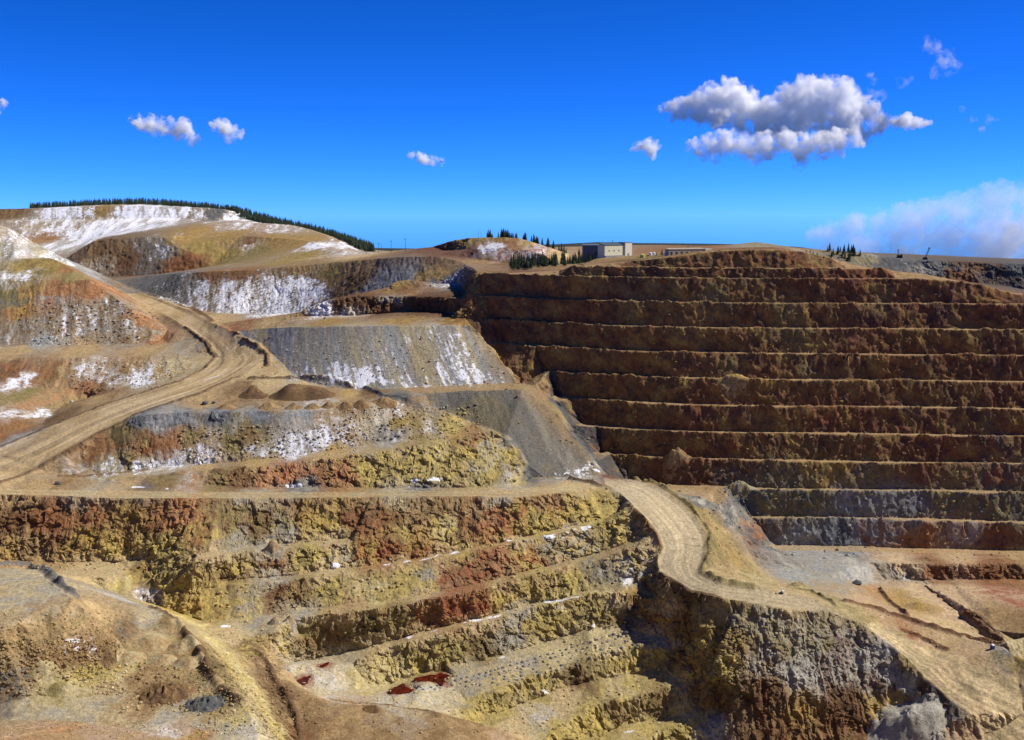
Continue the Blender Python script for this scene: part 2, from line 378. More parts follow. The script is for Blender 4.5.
THR = 1.75
hid = None
for it in range(12):
    if it == 4:                     # ground that other ground hides from the lookout stays coarser
        bv = BVHTree.FromPolygons([tuple(p) for p in V], T.tolist(), all_triangles=True)
        hid = np.zeros(len(V), bool)
        O = Vector((0, 0, 0))
        for i in range(len(V)):
            if V[i, 1] > 40:
                p = Vector(V[i]); dl = p.length
                h_ = bv.ray_cast(O, p / dl, dl - 9)
                hid[i] = h_[0] is not None
        del bv
    E3 = np.concatenate([T[:, [0, 1]], T[:, [1, 2]], T[:, [2, 0]]])
    key = np.sort(E3, 1)
    uq, inv = np.unique(key[:, 0] * 10000000 + key[:, 1], return_inverse=True)
    a, b = uq // 10000000, uq % 10000000
    pa, da = project(V[a]); pb, db = project(V[b])
    mid = (V[a] + V[b]) / 2
    pm, dm = project(mid)
    ln = np.linalg.norm(V[a] - V[b], axis=1)
    dist = np.linalg.norm(mid, axis=1) + 1
    met = ln / dist * F
    prj = np.linalg.norm(pa - pb, axis=1)
    flatness = np.abs(V[a][:, 2] - V[b][:, 2]) / (ln + 1e-6)
    m = np.maximum(np.minimum(prj, met), met * np.where(dist < 1300, .5, .3))
    lo = np.minimum(pa, pb); hi = np.maximum(pa, pb)
    vis = (hi[:, 0] > -60) & (lo[:, 0] < 1084) & (lo[:, 1] < 765) & (dm > 40)
    near = (hi[:, 0] > -300) & (lo[:, 0] < 1324) & (lo[:, 1] < 1000) & (dm > 40)
    m = np.where(vis, m, np.where(near, met * .12, met * .02))
    m = np.where((ln < .45), 0, m)
    if it >= 3:
        mi = np.nonzero((m > THR / 2.4) & vis)[0]
        nearw = np.zeros(len(mi), bool)
        for h_, w_, c_ in WINDROWS:
            nearw |= segdist(mid[mi][:, :2], c_, 7) < 6
        m[mi[nearw]] *= 2.4
    if hid is not None:
        m = np.where(hid[a] & hid[b], m * .25, m)
    mark = m > THR
    if not mark.any() or len(T) > 2400000:
        break
    nid = np.full(len(uq), -1, np.int64)
    nid[mark] = len(V) + np.arange(mark.sum())
    V = np.concatenate([V, mid[mark]])
    if hid is not None:
        hid = np.concatenate([hid, (hid[a] & hid[b])[mark]])
    nT = len(T)
    E = nid[inv].reshape(3, nT).T          # midpoint ids of edges 01 12 20
    cnt = (E >= 0).sum(1)
    out = [T[cnt == 0]]
    s3 = cnt == 3
    t, e = T[s3], E[s3]
    out += [np.stack([t[:, 0], e[:, 0], e[:, 2]], 1), np.stack([e[:, 0], t[:, 1], e[:, 1]], 1), np.stack([e[:, 2], e[:, 1], t[:, 2]], 1), e.copy()]
    for k in range(3):
        s1 = (cnt == 1) & (E[:, k] >= 0)
        t, e = np.roll(T[s1], -k, 1), np.roll(E[s1], -k, 1)
        out += [np.stack([t[:, 0], e[:, 0], t[:, 2]], 1), np.stack([e[:, 0], t[:, 1], t[:, 2]], 1)]
        s2 = (cnt == 2) & (E[:, (k + 2) % 3] < 0)
        t, e = np.roll(T[s2], -k, 1), np.roll(E[s2], -k, 1)     # edges 01 and 12 are split
        out += [np.stack([e[:, 0], t[:, 1], e[:, 1]], 1)]
        q1 = np.linalg.norm(V[t[:, 0]] - V[e[:, 1]], axis=1) < np.linalg.norm(V[e[:, 0]] - V[t[:, 2]], axis=1)
        out += [np.where(q1[:, None], np.stack([t[:, 0], e[:, 0], e[:, 1]], 1), np.stack([t[:, 0], e[:, 0], t[:, 2]], 1)),
                np.where(q1[:, None], np.stack([t[:, 0], e[:, 1], t[:, 2]], 1), np.stack([e[:, 0], e[:, 1], t[:, 2]], 1))]
    T = np.concatenate(out)
print('refined', it, len(V), len(T), round(time.time() - T0, 1))
NV = len(V)
PXY, DEP = project(V)


def vnormals(V, T):
    fn = np.cross(V[T[:, 1]] - V[T[:, 0]], V[T[:, 2]] - V[T[:, 0]])
    N = np.zeros((len(V), 3))
    for k in range(3):
        for c in range(3):
            N[:, c] += np.bincount(T[:, k], fn[:, c], len(V))
    return N / (np.linalg.norm(N, axis=1)[:, None] + 1e-12)


# soft rounding of crests and toes
E3 = np.concatenate([T[:, [0, 1]], T[:, [1, 2]], T[:, [2, 0]]])
Edeg = np.bincount(E3[:, 0], minlength=NV).astype(float)


def smooth(x):
    return .5 * x + .5 * np.bincount(E3[:, 0], x[E3[:, 1]], NV) / Edeg


N0 = vnormals(V, T)
flt = 1 - sstep(12, 24, np.degrees(np.arccos(np.clip(N0[:, 2], -1, 1))))
flt[(DEP > 1200) | (DEP < 60)] = 0
for _ in range(14):
    V[:, 2] += flt * (smooth(V[:, 2]) - V[:, 2])

# ------------------------------------------------------------------ distances to lines, road masks
def inpoly(P2, poly):
    x, y = P2[:, 0], P2[:, 1]
    r = np.zeros(len(P2), bool)
    n = len(poly)
    for i in range(n):
        x1, y1 = poly[i][:2]; x2, y2 = poly[(i + 1) % n][:2]
        if y1 == y2:
            continue
        c = (y1 > y) != (y2 > y)
        r ^= c & (x < (x2 - x1) * (y - y1) / (y2 - y1) + x1)
    return r


ROADS = {'haul_road': ('HL', 'HR'), 'bench_road': ('R1in', 'B0'), 'ramp_road': ('Fr', 'E'), 'lower_road': ('R3a', 'R3b')}
XY0 = V[:, :2].copy()
road = np.zeros(NV); across = np.zeros(NV)
berm = np.zeros(NV)
for nm, (l, r) in ROADS.items():
    ins = inpoly(XY0, np.concatenate([LINES[l], LINES[r][::-1]]))
    dl, dr = segdist(XY0, LINES[l], 60), segdist(XY0, LINES[r], 60)
    k = ins & (dl < 1e8) & (dr < 1e8)
    road[ins] = np.maximum(road[ins], sstep(.0, 2.5, np.minimum(dl, dr)[ins]))
    across[k] = (dl / (dl + dr + 1e-6))[k]
    w = 2.6 if nm != 'haul_road' else 3.6
    for q, h in ((dl, 1.0), (dr, 1.0)):
        if nm == 'bench_road' and q is dl:
            continue
        hh = 1.6 if nm != 'bench_road' else 1.3
        hh = .5 if nm == 'lower_road' else hh
        berm = np.maximum(berm, hh * np.exp(-(q / w) ** 2))
low = inpoly(XY0, np.concatenate([LINES['R3a'], LINES['R3b'][::-1]]))
for nm, h, w in (('dig_edge', 1.2, 2.5),):
    berm = np.maximum(berm, h * np.exp(-(segdist(XY0, LINES[nm], 15) / w) ** 2))
for h, w, c in WINDROWS:
    berm = np.maximum(berm, h * np.exp(-(segdist(XY0, c, 14) / w) ** 2))
cb = np.zeros(NV)
for nm in LINES:
    if nm.startswith('wall_crest') or nm in ('B1', 'B2', 'B3', 'B4', 'B5', 'B6', 'rim_bench', 'U1'):
        cb = np.maximum(cb, np.exp(-(segdist(XY0, LINES[nm], 8) / 1.9) ** 2))
Pn = V / 1.0
berm = berm * (.75 + .5 * noise(Pn / 7, 91)) + cb * np.clip(.45 + 2.0 * noise(Pn / 11, 92) + 1.2 * noise(Pn / 3.5, 93), 0, 2.4)

# ------------------------------------------------------------------ rock, talus and ground relief
N0 = vnormals(V, T)
slope = np.degrees(np.arccos(np.clip(N0[:, 2], -1, 1)))
P0 = V.copy()
rock = sstep(36, 54, slope)
pitside = inpoly(XY0, np.concatenate([LINES['B0'], LINES['E'], LINES['RC'], LINES['ridge_talus'][::-1], LINES['B8toe'][::-1], np.array([at_z(430, 725, -292), at_z(330, 690, -286), at_z(200, 630, -258), at_z(70, 580, -245), at_z(-90, 560, -243)])])) 
rock = np.where(pitside, np.maximum(rock, sstep(27, 41, slope)), rock)
crag = inpoly(XY0, np.concatenate([LINES['U1'], LINES['R1in'][::-1]]))
rock = np.where(crag, np.maximum(rock, sstep(20, 34, slope)), rock)
talus = sstep(13, 26, slope) * (1 - rock)
soft = inpoly(XY0, np.concatenate([LINES['pad_out'], LINES['RR'], LINES['near_edge'][::-1]])) 
terr = inpoly(XY0, np.concatenate([LINES['C'], LINES['U1in'][::-1]]))
mv = np.where(soft, .95, np.where(terr, .75 - .75 * sstep(.05, .3, noise(P0 / 26, 19)), 0))
talus = np.maximum(talus * (1 - mv), mv * np.clip(rock + talus, 0, 1)); rock = rock * (1 - mv)
for _ in range(2):
    rock = smooth(rock); talus = smooth(talus)
far = np.clip((DEP - 900) / 900, 0, 1.3)
sc = 1 + .8 * far
P = V.copy()
Z = np.stack([np.zeros(NV)] * 3, 1)
hn = N0.copy(); hn[:, 2] *= .25
hn /= np.linalg.norm(hn, axis=1)[:, None] + 1e-9
warp = 2.0 * np.stack([fbm(P / 31, 3, 21), fbm(P / 31, 3, 22)], 1) * (1 - .8 * road)[:, None] * 1.6
stockA = inpoly(XY0, np.concatenate([LINES['A_top'], LINES['A_right'], LINES['A_toe'][::-1]]))
_at = LINES['A_toe']; _ux = CX + F * _at[:, 0] / (_at[:, 1] * cp - _at[:, 2] * sp)
DUMPB = np.concatenate([_at[_ux > 392], LINES['B_right'], LINES['B_toe'][::-1], np.array([ray(x, y) * (d / ray(x, y)[1]) for x, y, d in ((529, 470, 846), (512, 449, 862), (496, 431, 872), (470, 421, 886), (436, 408, 902), (408, 396, 925))])])
dumpB = inpoly(XY0, DUMPB)
pile = (stockA | dumpB).astype(float)
spur = inpoly(XY0, np.concatenate([LINES['E'][-40:], LINES['RC'], LINES['ridge_talus'][::-1]])) & (PXY[:, 0] > 700)
warp *= (1 - .7 * pile)[:, None] * .7
rock = rock * (1 - pile); talus = np.maximum(talus * (1 - pile), pile)
V[:, :2] += warp * np.clip(DEP / 400, 0, 1)[:, None]
st = np.array([1, 1, .45])
PW = P + 3.0 * np.stack([noise(P / 9, 31), noise(P / 9, 32), noise(P / 9, 33)], 1)
calm = np.ones(NV)
isfw = (P[:, 1] > np.interp(PXY[:, 0], WPX, WD0) - 126) & (P[:, 1] < np.interp(PXY[:, 0], WPX, WD0) + 20) & (P[:, 0] > np.interp(P[:, 1], [780, 880, 930, 1000, 1080], [205, 72, 45, -34, -64])) & (pile < .5)
calm[isfw] = .54
def cells(P, s):
    # one random offset per block of a jittered cell pattern: fractured rock
    out = np.empty(len(P), np.float32)
    for c in range(0, len(P), 300000):
        Q = P[c:c + 300000]
        I = np.floor(Q).astype(np.int64)
        f = Q - I
        best = np.full(len(Q), 9.0); val = np.zeros(len(Q))
        for dx in (-1, 0, 1):
            for dy in (-1, 0, 1):
                for dz in (-1, 0, 1):
                    h = _hash(I[:, 0] + dx, I[:, 1] + dy, I[:, 2] + dz, s)
                    d = (dx + (h & 255) / 255 - f[:, 0]) ** 2 + (dy + ((h >> 8) & 255) / 255 - f[:, 1]) ** 2 + (dz + ((h >> 16) & 255) / 255 - f[:, 2]) ** 2
                    k_ = d < best
                    best = np.where(k_, d, best)
                    val = np.where(k_, ((h >> 24) & 255) / 127.5 - 1, val)
        out[c:c + 300000] = val
    return out


def sub(mask, fn):
    o = np.zeros(NV)
    k_ = np.nonzero(mask > .02)[0]
    o[k_] = fn(k_)
    return o


big = sub(rock, lambda k: 1 - 2 * np.abs(fbm(PW[k] * st / 19, 2, 41)))
med = sub(rock, lambda k: 1 - 2 * np.abs(fbm(PW[k] * st / 6.5, 2, 43)))
sml = fbm(PW * np.array([1, 1, .7]) / 2.2, 2, 45)
led = sub(rock, lambda k: fbm(PW[k] * np.array([.35, .35, 2.2]) / 7, 2, 47))
blk = sub(rock, lambda k: cells(PW[k] * np.array([1, 1, .7]) / 5.2, 48) + .55 * cells(PW[k] * np.array([1, 1, .8]) / 2.6, 49))
flute = sub(rock * pitside, lambda k: 1 - 2 * np.abs(noise(np.stack([P[k, 0] / 4.6 + .9 * noise(P[k] / 13, 46), P[k, 1] / 30, P[k, 2] / 30], 1), 44)))
rk = 1.5 * (flute - .3) * spur + (2.5 * (big - .45) + 1.0 * (med - .45) + .4 * sml + .7 * led + 1.25 * blk) * calm * (1 - .25 * spur)
tk = sub(talus, lambda k: .45 * sml[k] + .5 * fbm(P[k] / 8, 2, 51) + 1.0 * np.clip(noise(P[k] / 1.7, 53) - .3, 0, 1) + .34 * (1 - 2 * np.abs(noise(np.stack([P[k, 0] + .45 * P[k, 2] + 3 * noise(P[k] / 15, 56), .15 * P[k, 1], .15 * P[k, 2]], 1) / 5.5, 55))))
gk = .35 * fbm(P / 9, 3, 57) + .22 * sml + .5 * np.clip(noise(P / 2.0, 59) - .4, 0, 1)
flat = np.clip(1 - rock - talus, 0, 1)
disp = hn * (rock * rk * sc)[:, None] + N0 * ((talus * tk * sc * (1 - .8 * road) * (1 - .45 * pile)) + flat * gk * (1 - .85 * road))[:, None]
disp[:, 2] += berm
lump = np.zeros(NV)
V += disp * np.clip(DEP / 300, .05, 1)[:, None]
# wheel ruts
rut = road * .25 * noise(np.stack([across * 14, P[:, 1] / 160, P[:, 0] / 160], 1), 71)
V[:, 2] += rut
# snow left in drifts along the foot of the benches
DRIFTS = [[(505, 541), (540, 538), (570, 533), (602, 523)], [(440, 556), (476, 549)], [(386, 565), (420, 560), (445, 556)], [(428, 633), (460, 624), (500, 615)], [(400, 639), (412, 637)],
          [(545, 602), (565, 600), (590, 593), (598, 590)], [(622, 577), (632, 570), (643, 563)], [(580, 628), (593, 626)], [(492, 656), (503, 657)], [(530, 695), (549, 692)], [(652, 671), (662, 668)],
          [(620, 735), (650, 726), (673, 720)], [(325, 568), (345, 563)], [(214, 627), (237, 624)], [(143, 597), (161, 592)], [(270, 487), (300, 486)], [(410, 481), (440, 479)], [(128, 487), (166, 489)],
          [(560, 473), (600, 472)], [(380, 399), (402, 404)], [(205, 380), (225, 374)]]
drift = np.zeros(NV)
for c_ in DRIFTS:
    c_ = np.array([base_hit(*q) for q in c_])
    drift = np.maximum(drift, np.exp(-(segdist(XY0, c_, 14) / (2.6 * (1 + .6 * noise(P / 6, 95)))) ** 4) * np.clip(.75 + 1.2 * noise(P / 9, 94), 0, 1))
# hollows that hold the red water
POOLS = []
for outline in ([(389, 689), (397, 686.5), (404, 684), (408, 687), (414, 689.5), (408, 692.5), (398, 694), (391, 693.5)], [(414, 679), (424, 676), (436, 674), (441, 672.5), (448, 676), (443, 679), (447, 682), (440, 683.5), (430, 681), (418, 681)],
                [(297, 680), (304, 677), (311, 675.5), (309, 680), (304, 684), (299, 683)], [(318, 666), (324, 663.5), (330, 661.5), (327, 665), (321, 667)]):
    z_ = float(np.median([base_hit(*q)[2] for q in outline])) + .3
    P2_ = np.array([at_z(*q, z_) for q in outline])
    c_ = P2_[:, :2].mean(0)
    big_ = c_ + (P2_[:, :2] - c_) * 1.5 + 0
    k_ = inpoly(V[:, :2], big_)
    V[k_, 2] = np.minimum(V[k_, 2], z_ - .12)
    k_ = inpoly(V[:, :2], c_ + (P2_[:, :2] - c_) * 1.0)
    V[k_, 2] = z_ - .4
    POOLS.append((P2_, z_))
print('relief', round(time.time() - T0, 1))

